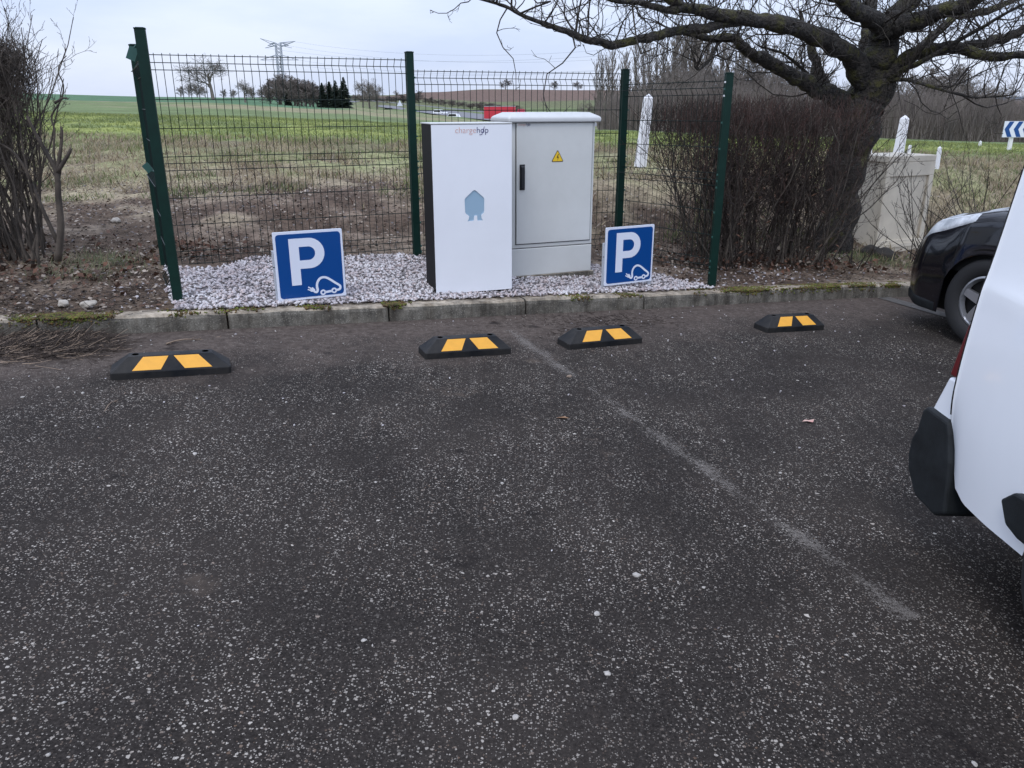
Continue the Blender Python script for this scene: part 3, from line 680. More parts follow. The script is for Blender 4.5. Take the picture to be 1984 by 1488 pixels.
# ------------------------------------------------------------------ wheel stops
def make_stop():
    e = empty('wheel_stop', (0,0,0))
    L, W, B, H = .55, .15, .036, .106; tx0, tx1, ty0, ty1 = .085, L-.085, .055, .118
    b = MB(); v = [(0,.01,0),(.01,0,0),(L-.01,0,0),(L,.01,0),(L,W,0),(0,W,0)]
    v2 = [(x,y,B) for x,y,_ in v]; b.add(v + v2 + [(tx0,ty0,H),(tx1,ty0,H),(tx1,ty1,H),(tx0,ty1,H)],
        [(0,1,7,6),(1,2,8,7),(2,3,9,8),(3,4,10,9),(4,5,11,10),(5,0,6,11),(6,7,12),(7,8,13,12),(8,9,13),(9,10,14,13),(10,11,15,14),(11,6,12,15),(12,13,14,15)])
    bevel(b.build('body', M['rubber'], e), .003, 2)
    n = Vector((0, -(H-B), ty0)).normalized(); n = Vector((0, -(H-B), ty0 - 0)).normalized()
    for s in (0, 1):
        b = MB(); x = [(.135, .255), (.195, .275)] if s == 0 else [(.305, .425), (.275, .365)]
        (a0, a1), (c0, c1) = ((.098, .226), (.150, .264)) if s == 0 else ((.335, .462), (.288, .402))
        f0, f1 = .10, .93
        p0 = Vector((a0, ty0*f0, B+(H-B)*f0)); p1_ = Vector((a1, ty0*f0, B+(H-B)*f0)); p2_ = Vector((c1, ty0*f1, B+(H-B)*f1)); p3_ = Vector((c0, ty0*f1, B+(H-B)*f1))
        q4 = [p + n*.0015 for p in (p0,p1_,p2_,p3_)]; b.add([tuple(p) for p in q4] + [tuple(p - n*.004) for p in q4], [(0,1,2,3),(0,4,5,1),(1,5,6,2),(2,6,7,3),(3,7,4,0)])
        b.build('reflective_stripe', M['stripe'], e)
    for x in (.115, L-.115):
        b = MB(); cc = arc(x, .088, .016, 0, 360, 14)[:-1]; b.add([(a_, c_, H+.0012) for a_, c_ in cc], [tuple(range(14))]); b.build('bolt_hole', M['hole'], e)
    return e
st0 = make_stop()
fronts = [((206,738),(441.6,723.7)), ((824,697),(990.8,686)), ((1098.6,678.5),(1242.5,665.5)), ((1487,645.5),(1599,639))]
labs = ['black and yellow rubber wheel stop at far left, nearest the twig pile', 'black and yellow rubber wheel stop below the white charging station', 'dusty black and yellow rubber wheel stop just right of the worn bay line', 'black and yellow rubber wheel stop at the right, nearest the dark car']
for i, (a, b_) in enumerate(fronts):
    A, B_ = G(*a), G(*b_); o = st0 if i == 0 else copy_tree(st0)
    c_ = (A + B_) / 2; ang = math.atan2(B_.y-A.y, B_.x-A.x)
    up = Vector((-SL, 0, 1)).normalized(); x = Vector((math.cos(ang), math.sin(ang), 0)); x.z = SL*x.x; x.normalize(); y = up.cross(x)
    m = Matrix((x, y, up)).transposed().to_4x4(); m.translation = c_ - x * .275; o.matrix_world = m
    s = (B_-A).length / .55; o.scale = (s, 1, 1)
    tag(o, labs[i], 'wheel stop', 'rubber wheel stops at the bay ends')
#@@PART2@@
# ------------------------------------------------------------------ plants: batches of thin tubes
class TB_:
    def __init__(s): s.g = {}
    def add(s, pts, rad, mi=0): s.g.setdefault(len(pts), []).append((pts, rad, mi))
    def build(s, name, mats, parent=None, n=3, off=(0,0,0)):
        Vs, Fs, Ms = [], [], []; base = 0
        for k, L in s.g.items():
            Pt = np.array([a for a, _, _ in L], float) - np.array(off); Rd = np.array([b for _, b, _ in L], float); mi = np.array([c for _, _, c in L])
            D = np.empty_like(Pt); D[:, 1:-1] = Pt[:, 2:] - Pt[:, :-2]; D[:, 0] = Pt[:, 1] - Pt[:, 0]; D[:, -1] = Pt[:, -1] - Pt[:, -2]
            D /= np.linalg.norm(D, axis=2, keepdims=True) + 1e-9
            ref = np.broadcast_to((Pt[:, -1] - Pt[:, 0])[:, None], D.shape); ref = ref / (np.linalg.norm(ref, axis=2, keepdims=True) + 1e-9)
            ax = np.where(np.abs(ref[..., 2:3]) < .8, np.array([0,0,1.]), np.array([1.,0,0]))
            U = np.cross(D, ax); U /= np.linalg.norm(U, axis=2, keepdims=True) + 1e-9; W = np.cross(D, U)
            an = np.arange(n) * 2*np.pi/n
            V = Pt[:, :, None] + (U[:, :, None]*np.cos(an)[:, None] + W[:, :, None]*np.sin(an)[:, None]) * Rd[:, :, None, None]
            m = len(L); idx = base + np.arange(m*k*n).reshape(m, k, n)
            a = idx[:, :-1]; b = idx[:, 1:]; ar = np.roll(a, -1, 2); br = np.roll(b, -1, 2)
            Fs.append(np.stack([a, ar, br, b], -1).reshape(-1, 4)); Ms.append(np.repeat(mi, (k-1)*n)); Vs.append(V.reshape(-1, 3)); base += m*k*n
        return fnp(name, np.concatenate(Vs), np.concatenate(Fs), mats, parent, mi=np.concatenate(Ms), smooth=True)
def vrand(r): return np.array([r.gauss(0,1), r.gauss(0,1), r.gauss(0,1)])
def nrm_(v): return v / (math.sqrt(float(v @ v)) + 1e-9)
def branch(tb, p, d, L, r0, r1, r, wob=.12, up=.0, seg=5, mi=0, side=None):
    pts = [p]; dd = nrm_(d); st = L / seg
    for i in range(seg):
        dd = nrm_(dd + vrand(r) * wob + np.array([0, 0, up])); pts.append(pts[-1] + dd * st)
    rad = [r0 + (r1 - r0) * (i/seg)**.8 for i in range(seg+1)]
    tb.add(pts, rad, mi); return pts, rad
def ramify(tb, pts, rad, r, levels, cnt, lr, ang=.9, up=.15, wob=.14, mi=0, start=.15, seg=4, minr=.0012, rr=.55):
    if levels <= 0: return
    K = len(pts) - 1; tot = sum(np.linalg.norm(pts[i+1]-pts[i]) for i in range(K))
    for q in range(cnt[0]):
        f = start + (1 - start) * (q + r.random()) / cnt[0]; f = min(f, .999); i = int(f*K); fr = f*K - i
        p = pts[i]*(1-fr) + pts[i+1]*fr; d = nrm_(pts[i+1]-pts[i]); s = nrm_(np.cross(d, vrand(r)))
        L = tot * lr * r.uniform(.55, 1.2) * (1.15 - .55*f)
        dd = nrm_(d*math.cos(ang) + s*math.sin(ang) + np.array([0,0,up])); r0 = max(minr, (rad[i]*(1-fr)+rad[i+1]*fr) * rr * r.uniform(.6,1))
        a, b = branch(tb, p, dd, L, r0, max(minr*.7, r0*.35), r, wob, up*.4, seg, mi)
        ramify(tb, a, b, r, levels-1, cnt[1:], lr, ang, up, wob, mi, .2, max(2, seg-1), minr, rr)

# ---- the near tree: limbs surveyed from the photograph
TR = P(1616, 492, 8.8); TR = Vector((TR.x, TR.y, tz(TR.x, TR.y) - .05))
tree = empty('bare_tree', TR); tag(tree, 'large mossy bare tree with spreading limbs reaching over the fence from behind the brown hedge', 'tree')
def LP(l): return [np.array(P(x, y, D)) for x, y, D in l]
def wr(wpx, D): return wpx * D / F / 2
def catm(pts, rad, n=4):
    o, ro = [], []
    for i in range(len(pts)-1):
        a = pts[max(i-1,0)]; b = pts[i]; c_ = pts[i+1]; d = pts[min(i+2, len(pts)-1)]
        for q in range(n):
            t = q/n; o.append(.5*((2*b)+(-a+c_)*t+(2*a-5*b+4*c_-d)*t*t+(-a+3*b-3*c_+d)*t**3)); ro.append(rad[i]*(1-t)+rad[i+1]*t)
    return o + [pts[-1]], ro + [rad[-1]]
LIMBS = [  # (points, widths in px)
 ([(1612,500,8.8),(1628,400,8.8),(1648,300,8.8),(1662,235,8.8),(1674,190,8.8),(1684,150,8.75),(1700,105,8.7),(1716,62,8.65),(1722,30,8.6)], [104,92,88,92,108,84,72,66,60], 'trunk'),
 ([(1655,205,8.8),(1618,188,8.75),(1580,172,8.7),(1540,148,8.6),(1495,125,8.5),(1463,108,8.4),(1439,90,8.35),(1415,73,8.3),(1372,74,8.2),(1345,68,8.1),(1300,60,8.0)], [46,42,36,34,30,27,24,20,15,11,6], 'limb'),
 ([(1672,165,8.7),(1656,118,8.6),(1632,98,8.4),(1588,76,8.2),(1549,56,8.0),(1500,43,7.8),(1453,38,7.7),(1402,30,7.6),(1362,21,7.5),(1318,12,7.4),(1285,-12,7.3),(1240,-50,7.2)], [52,46,40,38,36,34,32,28,25,21,18,12], 'limb'),
 ([(1440,38,7.7),(1402,44,7.65),(1372,54,7.55),(1322,60,7.5),(1281,67,7.4),(1241,75,7.3),(1211,83,7.25),(1191,87,7.2),(1160,81,7.1),(1130,75,7.0),(1100,62,6.95),(1064,49,6.9),(1020,33,6.8),(982,14,6.75),(949,3,6.7),(905,-8,6.6)], [24,22,21,20,20,19,18,18,17,16,14,11,9,7,6,3], 'limb'),
 ([(1330,14,7.4),(1302,20,7.35),(1271,14,7.3),(1241,6,7.2),(1201,2,7.1),(1150,-12,7.0),(1110,-30,6.9)], [20,17,14,12,10,8,5], 'limb'),
 ([(1716,70,8.6),(1700,46,8.5),(1676,29,8.3),(1646,12,8.1),(1622,-6,8.0),(1580,-40,7.8),(1530,-80,7.6)], [60,44,36,34,32,28,20], 'limb'),
 ([(1722,60,8.6),(1745,47,8.5),(1775,44,8.4),(1805,30,8.3),(1841,16,8.1),(1880,0,8.0),(1940,-30,7.8)], [56,44,38,36,34,32,24], 'limb'),
 ([(1722,40,8.65),(1756,10,8.7),(1772,-10,8.7),(1790,-60,8.7)], [44,38,36,30], 'limb'),
 ([(1671,150,8.9),(1674,98,9.0),(1680,61,9.1),(1686,20,9.2),(1690,-30,9.3)], [40,34,30,28,26], 'limb'),
 ([(1700,168,8.7),(1732,136,8.6),(1768,108,8.5),(1805,98,8.4),(1854,93,8.2),(1890,102,8.1),(1920,110,8.0),(1984,107,7.8),(2050,100,7.6)], [44,34,30,28,27,22,20,17,12], 'limb'),
 ([(1850,93,8.2),(1880,86,8.25),(1915,82,8.3),(1951,72,8.3),(1990,52,8.3),(2060,20,8.3)], [18,20,22,20,18,14], 'limb'),
 ([(1768,106,8.6),(1805,73,8.8),(1841,39,9.0),(1866,29,9.1),(1915,20,9.2),(1963,0,9.3),(2020,-30,9.4)], [22,19,17,17,15,12,8], 'limb'),
 ([(1728,148,8.6),(1760,130,8.4),(1793,116,8.2),(1854,80,8.0),(1902,54,7.8),(1951,24,7.6),(1990,6,7.5)], [16,12,10,9,8,7,5], 'limb'),
 ([(1715,160,8.7),(1740,154,8.5),(1768,157,8.3),(1817,171,8.1),(1860,183,8.0),(1890,189,7.9),(1930,187,7.8),(1963,184,7.7)], [14,10,8,7,6,5,4,3], 'limb'),
 ([(1600,178,8.8),(1585,140,8.9),(1573,98,9.0),(1560,60,9.1),(1550,20,9.2)], [30,26,18,12,8], 'limb'),
 ([(1590,172,8.8),(1560,140,8.7),(1520,105,8.6),(1470,90,8.5)], [10,8,6,4], 'limb'),
 ([(1400,72,8.3),(1385,95,8.2),(1372,118,8.1),(1355,135,8.0),(1345,128,7.9)], [9,8,7,5,3], 'limb'),
]
tw = TB_(); r_ = random.Random(11)
for li, (pl_, wd, nm) in enumerate(LIMBS):
    pts = LP(pl_); rad = [wr(w_ * (.86 if nm == 'limb' else .80), D) for w_, (_, _, D) in zip(wd, pl_)]
    pts, rad = catm(pts, rad, 5)
    for i in range(1, len(pts)-1):
        pts[i] = pts[i] + vrand(r_) * rad[i] * .16; rad[i] *= r_.uniform(.86, 1.16)
    b = MB(); b.tube([p - np.array(TR) for p in pts], rad, 12 if nm == 'trunk' else 9)
    o = b.build(nm, M['bark'], tree, smooth=True)
    dm = o.modifiers.new('sub', 'SUBSURF'); dm.levels = dm.render_levels = 1
    # knobby twigs
    K = len(pts) - 1; L = sum(np.linalg.norm(pts[i+1]-pts[i]) for i in range(K))
    st = .35 if nm == 'trunk' else .12
    cnt = int(L * (4 if nm == 'trunk' else 26))
    for q in range(cnt):
        f = st + (1-st)*r_.random(); i = min(int(f*K), K-1); p = pts[i] + (pts[i+1]-pts[i])*r_.random(); d = nrm_(pts[i+1]-pts[i])
        if nm == 'trunk' and f < .5: continue
        s = nrm_(np.cross(d, vrand(r_)));
        if s[2] < -.3 and r_.random() < .6: s = -s
        ln = r_.choice([.25, .4, .6, .9, 1.2]) * r_.uniform(.6, 1.1); r0 = .0032 + .0055*ln
        a, bb = branch(tw, p, nrm_(d*r_.uniform(-.1,.8) + s), ln, r0, .0026, r_, .30, .10, 6)
        ramify(tw, a, bb, r_, 2, [3, 2], .42, .95, .22, .32, start=.2, seg=4, minr=.0021, rr=.8)
        for e_ in range(1):                          # knobs at tips
            t = a[-1]; tw.add([t - nrm_(a[-1]-a[-2])*.004, t + nrm_(a[-1]-a[-2])*.012], [.0052, .0022], 0)
tag(tw.build('twigs', M['twig'], tree, 3, TR), kind='stuff')

# ---- brown clipped hedge
hu0, hu1 = 2.12, 3.62
hx_, hy_ = loc2w(3.1, 1.0); hed = empty('brown_hedge', (hx_, hy_, tz(hx_, hy_))); tag(hed, 'bare reddish brown clipped hedge right of the green fence in front of the big tree', 'hedge')
hs, ht = TB_(), TB_(); r_ = random.Random(5)
TOPZ = 1.47
for q in range(115):
    u = r_.uniform(hu0 + .15, hu1 + .05); v = r_.uniform(.72, 1.3); x, y = loc2w(u, v); z = tz(x, y) - .02
    top = TOPZ + r_.uniform(-.12, .05); H = top - z
    mid = (hu0 + hu1)/2; tu = (u - mid) * .26 + r_.gauss(0, .22); tv = (v - 1.0) * .6 + r_.gauss(0, .16)
    d = np.array([UX*tu - UY*tv, UY*tu + UX*tv, H]); 
    a, b = branch(hs, np.array([x, y, z]), d, H*1.02, r_.uniform(.004, .015), .003, r_, .15, .03, 9)
    ramify(ht, a, b, r_, 3, [12, 5, 3], .27, .85, .22, .24, 0, .28, 4, .0015, .6)
for q in range(3200):                                       # fine red shoots filling the clipped top
    u = r_.uniform(hu0 - .30, hu1 + .2); v = r_.uniform(.45, 1.6); x, y = loc2w(u, v); lo = TOPZ - abs(r_.gauss(.08, .26)) - .1
    if lo < .45: continue
    d = np.array([r_.gauss(0,.55), r_.gauss(0,.55), 1]); L = min(r_.uniform(.10, .34), TOPZ + .08 - lo)
    if L < .05: continue
    a, b = branch(ht, np.array([x, y, lo]), d, L, .0024, .0014, r_, .28, .05, 3, 1 if r_.random() < .5 else 0)
for q in range(1300):
    u = r_.uniform(hu0 - .05, hu1 + .05); v = r_.uniform(.6, 1.4); x, y = loc2w(u, v); lo = r_.uniform(-.05, .9)
    branch(ht, np.array([x, y, lo]), np.array([r_.gauss(0,.9), r_.gauss(0,.8), .7]), r_.uniform(.15,.45), .0028, .0014, r_, .15, .03, 3, 0)
for q in range(260):
    u = r_.uniform(hu0, hu1); v = r_.uniform(.5, 1.4); x, y = loc2w(u, v); z = r_.uniform(-.1, 1.2); a = r_.uniform(0, 6.28); s_ = r_.uniform(.012, .028)
    ht.add([np.array([x, y, z]), np.array([x + s_*math.cos(a), y + s_*math.sin(a), z - s_*.4]), np.array([x + 2*s_*math.cos(a), y + 2*s_*math.sin(a), z - s_])], [.002, .009, .001], 2)
hs.build('stems', M['hstem'], hed, 4, hed.location); tag(ht.build('twigs', [M['hedge'], M['shoot'], M['leaf']], hed, 3, hed.location), kind='stuff')

# ---- grey shrub at the left edge
shb = P(70, 505, 5.95); sb = empty('bare_shrub', (shb.x, shb.y, tz(shb.x, shb.y))); tag(sb, 'tall bare greyish shrub with many upright stems at the left edge of the car park', 'shrub')
ss, st2 = TB_(), TB_(); r_ = random.Random(9)
for q in range(84):
    bx = P(min(r_.gauss(10, 50), 92), r_.uniform(480, 520), r_.uniform(5.7, 6.6)); x, y = bx.x, bx.y
    H = r_.uniform(1.3, 1.95) if q > 8 else 1.0
    a, b = branch(ss, np.array([x, y, tz(x, y) - .03]), np.array([r_.gauss(-.08,.12), r_.gauss(0,.15), 1]), H, r_.uniform(.006, .017), .003, r_, .13, .07, 9)
    ramify(st2, a, b, r_, 3, [10, 5, 3], .26, .62, .25, .24, 0, .22, 5, .0015, .6)
for q in range(2600):                                        # dense witches'-broom top at far left
    p = P(r_.gauss(2, 32), r_.triangular(92, 330, 130), r_.uniform(5.7, 6.5)); branch(st2, np.array(p), np.array([r_.gauss(0,.6), r_.gauss(0,.5), .8]), r_.uniform(.06,.22), .0024, .0014, r_, .25, .05, 3)
for base, pl_, w0 in ((None, [(112,505),(118,440),(113,380),(110,335),(92,300),(70,262),(52,225)], 14), (None, [(110,340),(104,290),(106,255),(100,225),(118,195),(123,165),(113,140),(118,120),(129,108)], 4),
                      (None, [(110,335),(116,300),(120,262),(118,245)], 8), (None, [(110,335),(132,300),(137,288)], 9), (None, [(112,470),(80,400),(50,330),(20,290),(-20,270)], 8), (None, [(106,200),(122,190),(132,192)], 5)):
    pts = [np.array(P(x, y, 5.75)) for x, y in pl_]; rad = [wr(w0*(1-.75*i/len(pts)), 5.75) for i in range(len(pts))]
    pts, rad = catm(pts, rad, 3)
    while len(pts) < 4: pts.append(pts[-1])
    b = MB(); b.tube([p - np.array(sb.location) for p in pts], rad, 6); b.build('stem', M['bush'], sb, smooth=True)
    ramify(st2, pts, rad, r_, 2, [6, 3], .22, .6, .3, .12, 0, .3, 4, .0018, .5)
ss.build('stems', M['bush'], sb, 4, sb.location); tag(st2.build('twigs', M['bush'], sb, 3, sb.location), kind='stuff')

# ---- thin wild shrubs in front of the concrete box, behind the dark car
for i, (px, py, D, nst, hh, lb, spread) in enumerate(((1790, 470, 8.3, 11, 1.2, 'loose dark bare bush leaning in front of the beige concrete box', .55), (1905, 430, 9.5, 14, 1.5, 'wispy bare bush rising behind the dark car bonnet', .5), (1655, 500, 8.0, 9, .5, 'low spiky dark twigs at the foot of the big tree', .7))):
    q = P(px, py, D); z = tz(q.x, q.y); e_ = empty('bare_shrub', (q.x, q.y, z)); tag(e_, lb, 'shrub'); t1 = TB_(); r_ = random.Random(30+i)
    for s_ in range(nst):
        a, b = branch(t1, np.array([q.x + r_.gauss(0,.06), q.y + r_.gauss(0,.1), z]), np.array([r_.gauss(-.05 if i else -.35, spread), r_.gauss(0,.4), 1]), hh*r_.uniform(.6,1.1), .007, .0025, r_, .10, .02, 7)
        ramify(t1, a, b, r_, 2, [5 if i < 2 else 3, 3], .34, .6, .15, .16, 0, .25, 4, .002, .6)
    t1.build('branches', M['twig'], e_, 3, (q.x, q.y, z))

# ------------------------------------------------------------------ distant trees
def tree_mesh(name, seed, kind):
    t = TB_(); r = random.Random(seed)
    if kind == 'oak':
        a, b = branch(t, np.array([0,0,-.3]), np.array([.03,0,1]), 5.2, .36, .16, r, .05, .1, 6)
        ramify(t, a, b, r, 4, [9, 6, 5, 4], .80, 1.05, .10, .18, 0, .40, 5, .022, .62)
    elif kind == 'poplar':
        a, b = branch(t, np.array([0,0,-.3]), np.array([0,0,1]), 11.5, .20, .02, r, .02, .1, 8)
        ramify(t, a, b, r, 3, [70, 7, 4], .27, .34, .25, .10, 0, .10, 4, .021, .45)
    elif kind == 'round':
        a, b = branch(t, np.array([0,0,-.3]), np.array([0,0,1]), 4.5, .22, .08, r, .06, .1, 5)
        ramify(t, a, b, r, 4, [15, 7, 5, 4], .66, .85, .16, .16, 0, .08, 4, .026, .55)
    elif kind == 'thicket':
        for q in range(26):
            a, b = branch(t, np.array([r.gauss(0,1.1), r.gauss(0,1.1), -.3]), np.array([r.gauss(0,.15), r.gauss(0,.15), 1]), r.uniform(3, 4.6), .035, .01, r, .06, .1, 5)
            ramify(t, a, b, r, 2, [11, 6], .26, .5, .3, .13, 0, .1, 3, .008, .6)
    o = t.build(name, M['fartwig'] if kind != 'round' else M['fardark'], None, 3); me = o.data; bpy.data.objects.remove(o); return me
MT = {k_: [tree_mesh('bare_tree', s, k_) for s in ss_] for k_, ss_ in {'oak': (2, 3), 'poplar': (4, 5), 'round': (6, 7, 8), 'thicket': (9, 10, 12)}.items()}
TH = {'oak': 9.5, 'poplar': 12.0, 'round': 7.2, 'thicket': 4.9}
for k_ in TH: TH[k_] = max(v.co.z for v in MT[k_][0].vertices)
def dist_tree(px, D, ytop, kind, label, group=None, name='bare_tree', wide=1.0, mtl=None, rz=None):
    x = P(px, 200, D).x; z = tz(x, D); top = P(px, ytop, D).z; s = (top - z) / TH[kind]
    o = bpy.data.objects.new(name, rng.choice(MT[kind])); col.objects.link(o); o.location = (x, D, z); o.scale = (s*wide, s*wide, s); o.rotation_euler = (0, 0, rng.uniform(0, 6.28) if rz is None else rz)
    if mtl: o.material_slots[0].link = 'OBJECT'; o.material_slots[0].material = mtl
    return tag(o, label, 'tree' if name != 'bare_bush' else 'bush', group)
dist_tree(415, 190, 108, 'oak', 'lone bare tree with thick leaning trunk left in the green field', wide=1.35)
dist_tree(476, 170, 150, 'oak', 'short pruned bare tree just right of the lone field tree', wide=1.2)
g1 = 'wooded clump in the field beside the highway'
for px, D, yt in ((525,195,170),(540,190,158),(556,185,149),(570,190,152),(585,195,160),(600,190,166),(615,195,164),(630,190,170),(545,200,155),(562,200,150),(592,205,160),(645,195,168),(655,200,172),(576,183,158),(607,184,168)):
    dist_tree(px, D, yt - 7, 'round', 'dense greyish bare tree in the clump beside the highway', g1, wide=1.5)
g2 = 'faded trees along the left horizon'
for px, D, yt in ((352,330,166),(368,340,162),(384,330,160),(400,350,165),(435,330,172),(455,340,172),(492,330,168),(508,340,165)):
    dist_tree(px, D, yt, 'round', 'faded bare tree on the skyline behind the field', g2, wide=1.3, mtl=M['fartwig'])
for px, D, yt, lb in ((703,300,152,'bare tree right of the dark conifers'),(716,310,146,'tallest bare tree between the conifers and the highway'),(730,305,158,'small bare tree at the highway crest'),(768,480,172,'tiny bare tree on the green hill crest')):
    dist_tree(px, D, yt, 'oak', lb, wide=.9)
for px, D, yt, lb in ((980,640,152,'round bare bush on the brown hill crest, leftmost'),(1073,640,156,'narrow bare bush on the brown hill crest'),(1118,650,157,'wide bare bush on the brown hill crest nearest the poplars')):
    dist_tree(px, D, yt, 'round', lb, name='bare_bush', wide=1.6)
g3 = 'bare roadside bushes behind the guard rail'
for q in range(34):
    px = 690 + q*9.5 + rng.uniform(-4,4); D = 455 - q*6.0 + rng.uniform(5, 20)
    x = P(px, 200, D).x; yb = CY - F*math.tan(PITCH + math.atan((tz(x, D) - CAM_H)/D)); dist_tree(px, D, yb - rng.uniform(9, 17) * (1.5 if q in (12, 13) else 1), 'round', 'bare bush in the row behind the highway guard rail', g3, 'bare_bush', 2.9)
g4 = 'tall poplars beyond the field'
for px, D, yt in ((1168,105,95),(1180,100,100),(1232,95,60),(1246,98,52),(1258,92,70),(1294,90,40),(1310,92,30),(1326,88,45),(1342,92,38),(1358,88,55),(1376,92,50),(1400,88,62),(1430,90,70),(1462,90,66),(1500,92,75),(1532,95,70),(1575,95,80),(1272,100,80),(1205,104,110),(1160,112,110),(1190,96,82),(1219,90,88),(1285,86,58),(1302,96,48),(1318,85,60),(1334,98,34),(1350,84,66),(1367,95,60),(1388,92,48),(1415,94,58)):
    dist_tree(px, D, yt, 'poplar', 'tall slender bare poplar in the line beyond the field', g4, 'bare_poplar', 1.2 + .4*rng.random())
g5 = 'bare trees of the wood beyond the field'
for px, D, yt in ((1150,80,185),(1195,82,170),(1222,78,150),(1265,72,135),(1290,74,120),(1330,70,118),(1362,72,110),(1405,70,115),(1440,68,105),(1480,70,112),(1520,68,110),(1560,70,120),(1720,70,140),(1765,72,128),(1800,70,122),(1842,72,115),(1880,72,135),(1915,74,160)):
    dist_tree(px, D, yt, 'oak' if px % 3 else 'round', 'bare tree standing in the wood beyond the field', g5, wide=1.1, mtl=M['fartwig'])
tmb = TB_(); r_ = random.Random(77)                          # the undergrowth of the wood
for q in range(5200):
    px = r_.uniform(1160, 2080); D = r_.uniform(52, 66); x = P(px, 200, D).x; z = tz(x, D)
    yt = np.interp(px, [1160, 1260, 1400, 1650, 1700, 1850, 1984, 2080], [200, 170, 168, 172, 176, 180, 192, 200]) + r_.gauss(0, 7)
    H = (P(px, yt, D).z - z) * r_.uniform(.45, 1.05)
    if H < .3: continue
    a, b = branch(tmb, np.array([x, D, z]), np.array([r_.gauss(0,.12), r_.gauss(0,.12), 1]), H, .028, .010, r_, .06, .05, 4, 0)
    ramify(tmb, a, b, r_, 1, [6], .35, .5, .3, .12, 0, .2, 2, .009, .6)
tag(tmb.build('thicket', M['fardark'], None, 3), 'dense brown leafless thicket at the foot of the wood beyond the field', kind='stuff')
# far hills at right, blued by painted haze, are part of the ground sheet
def conifer(px, D, yt, label, w_=1.0):
    x = P(px, 200, D).x; z = tz(x, D); H = P(px, yt, D).z - z; r = random.Random(int(px)); e_ = empty('conifer_tree', (x, D, z)); tag(e_, label, 'conifer')
    b = MB(); b.tube([(0,0,-.3),(0,0,H)], [.16,.03], 6); b.build('trunk', M['bark'], e_)
    b = MB(); n = 340
    for q in range(n):
        f = (q/n); hz_ = H*(.04 + .95*f); rr = H*.30*w_*(1-f)**.8 + .12; an = r.uniform(0, 6.28); ln = rr*r.uniform(.7,1.15); wd_ = .28*rr + .12; ca, sa = math.cos(an), math.sin(an)
        dz = -ln*.18 + r.uniform(-.1,.1)
        b.add([(0,0,hz_), (ca*ln*.6 - sa*wd_, sa*ln*.6 + ca*wd_, hz_+dz*.6 - .05), (ca*ln, sa*ln, hz_+dz+.10), (ca*ln*.6 + sa*wd_, sa*ln*.6 - ca*wd_, hz_+dz*.6 - .12)], [(0,1,2),(0,2,3)])
    b.build('crown', M['conifer'], e_)
for a in ((558,182,172,'small dark conifer at the left of the grey clump',.8),(626,183,160,'slim dark conifer left in the conifer row',.9),(640,183,157,'dark conifer in the middle of the conifer row',.95),(652,182,155,'dark conifer just left of the tallest one',.9),(668,181,149,'tallest dark conifer at the right end of the clump',1.15)): conifer(*a)

# ------------------------------------------------------------------ highway, cars, pylon
RP = [(560,193,520),(640,197,460),(690,202,420),(760,212,330),(840,223,262),(950,236,212),(1060,243,186),(1160,248,170),(1300,256,150),(1480,262,140)]
rp = [P(*a) for a in RP]
def ribbon(name, o0, o1, z0, mtl, lab=None, kind='structure', th=0):
    b = MB(); vs = []
    for i, p in enumerate(rp):
        d = (rp[min(i+1,len(rp)-1)] - rp[max(i-1,0)]); d.z = 0; d.normalize(); n = Vector((-d.y, d.x, 0)); 
        if n.y < 0: n = -n
        vs += [tuple(p + n*o0 + Vector((0,0,z0))), tuple(p + n*o1 + Vector((0,0,z0+th)))]
    b.add(vs, [(2*i, 2*i+2, 2*i+3, 2*i+1) for i in range(len(rp)-1)]); o = b.build(name, mtl); tag(o, lab, kind=kind); return o
ribbon('highway', 0, 15, .35, M['road'], 'grey highway crossing the valley behind the field')
b = MB(); 
for i in range(len(rp)-1):
    for p_, q_ in ((rp[i], rp[i+1]),):
        d = q_ - p_; d.z = 0; d.normalize(); n = Vector((-d.y, d.x, 0)); n = n if n.y > 0 else -n
        a0_, a1_ = p_ + n*15.6 + Vector((0,0,.35)), q_ + n*15.6 + Vector((0,0,.35))
        b.add([tuple(a0_ + Vector((0,0,.45))), tuple(a1_ + Vector((0,0,.45))), tuple(a1_ + Vector((0,0,.85))), tuple(a0_ + Vector((0,0,.85)))], [(0,1,2,3)])
        b.add([tuple(a0_ + n*.1 + Vector((0,0,.45))), tuple(a1_ + n*.1 + Vector((0,0,.45))), tuple(a1_ + n*.1 + Vector((0,0,.85))), tuple(a0_ + n*.1 + Vector((0,0,.85)))], [(0,1,2,3)])
ge_ = empty('guard_rail', tuple(rp[4])); tag(ge_, 'long grey guard rail along the far side of the highway', 'guard rail')
o = b.build('rail', M['steel'], ge_); o.location = -rp[4]
b = MB()
for i in range(len(rp)-1):
    for s in range(6):
        p_ = rp[i].lerp(rp[i+1], s/6); d = rp[i+1]-rp[i]; d.z = 0; d.normalize(); n = Vector((-d.y, d.x, 0)); n = n if n.y > 0 else -n; a_ = p_ + n*15.8 - rp[4]
        b.box(a_.x-.06, a_.x+.06, a_.y-.05, a_.y+.05, a_.z-.2, a_.z+1.15)
tag(b.build('posts', M['steel'], ge_), kind='stuff')
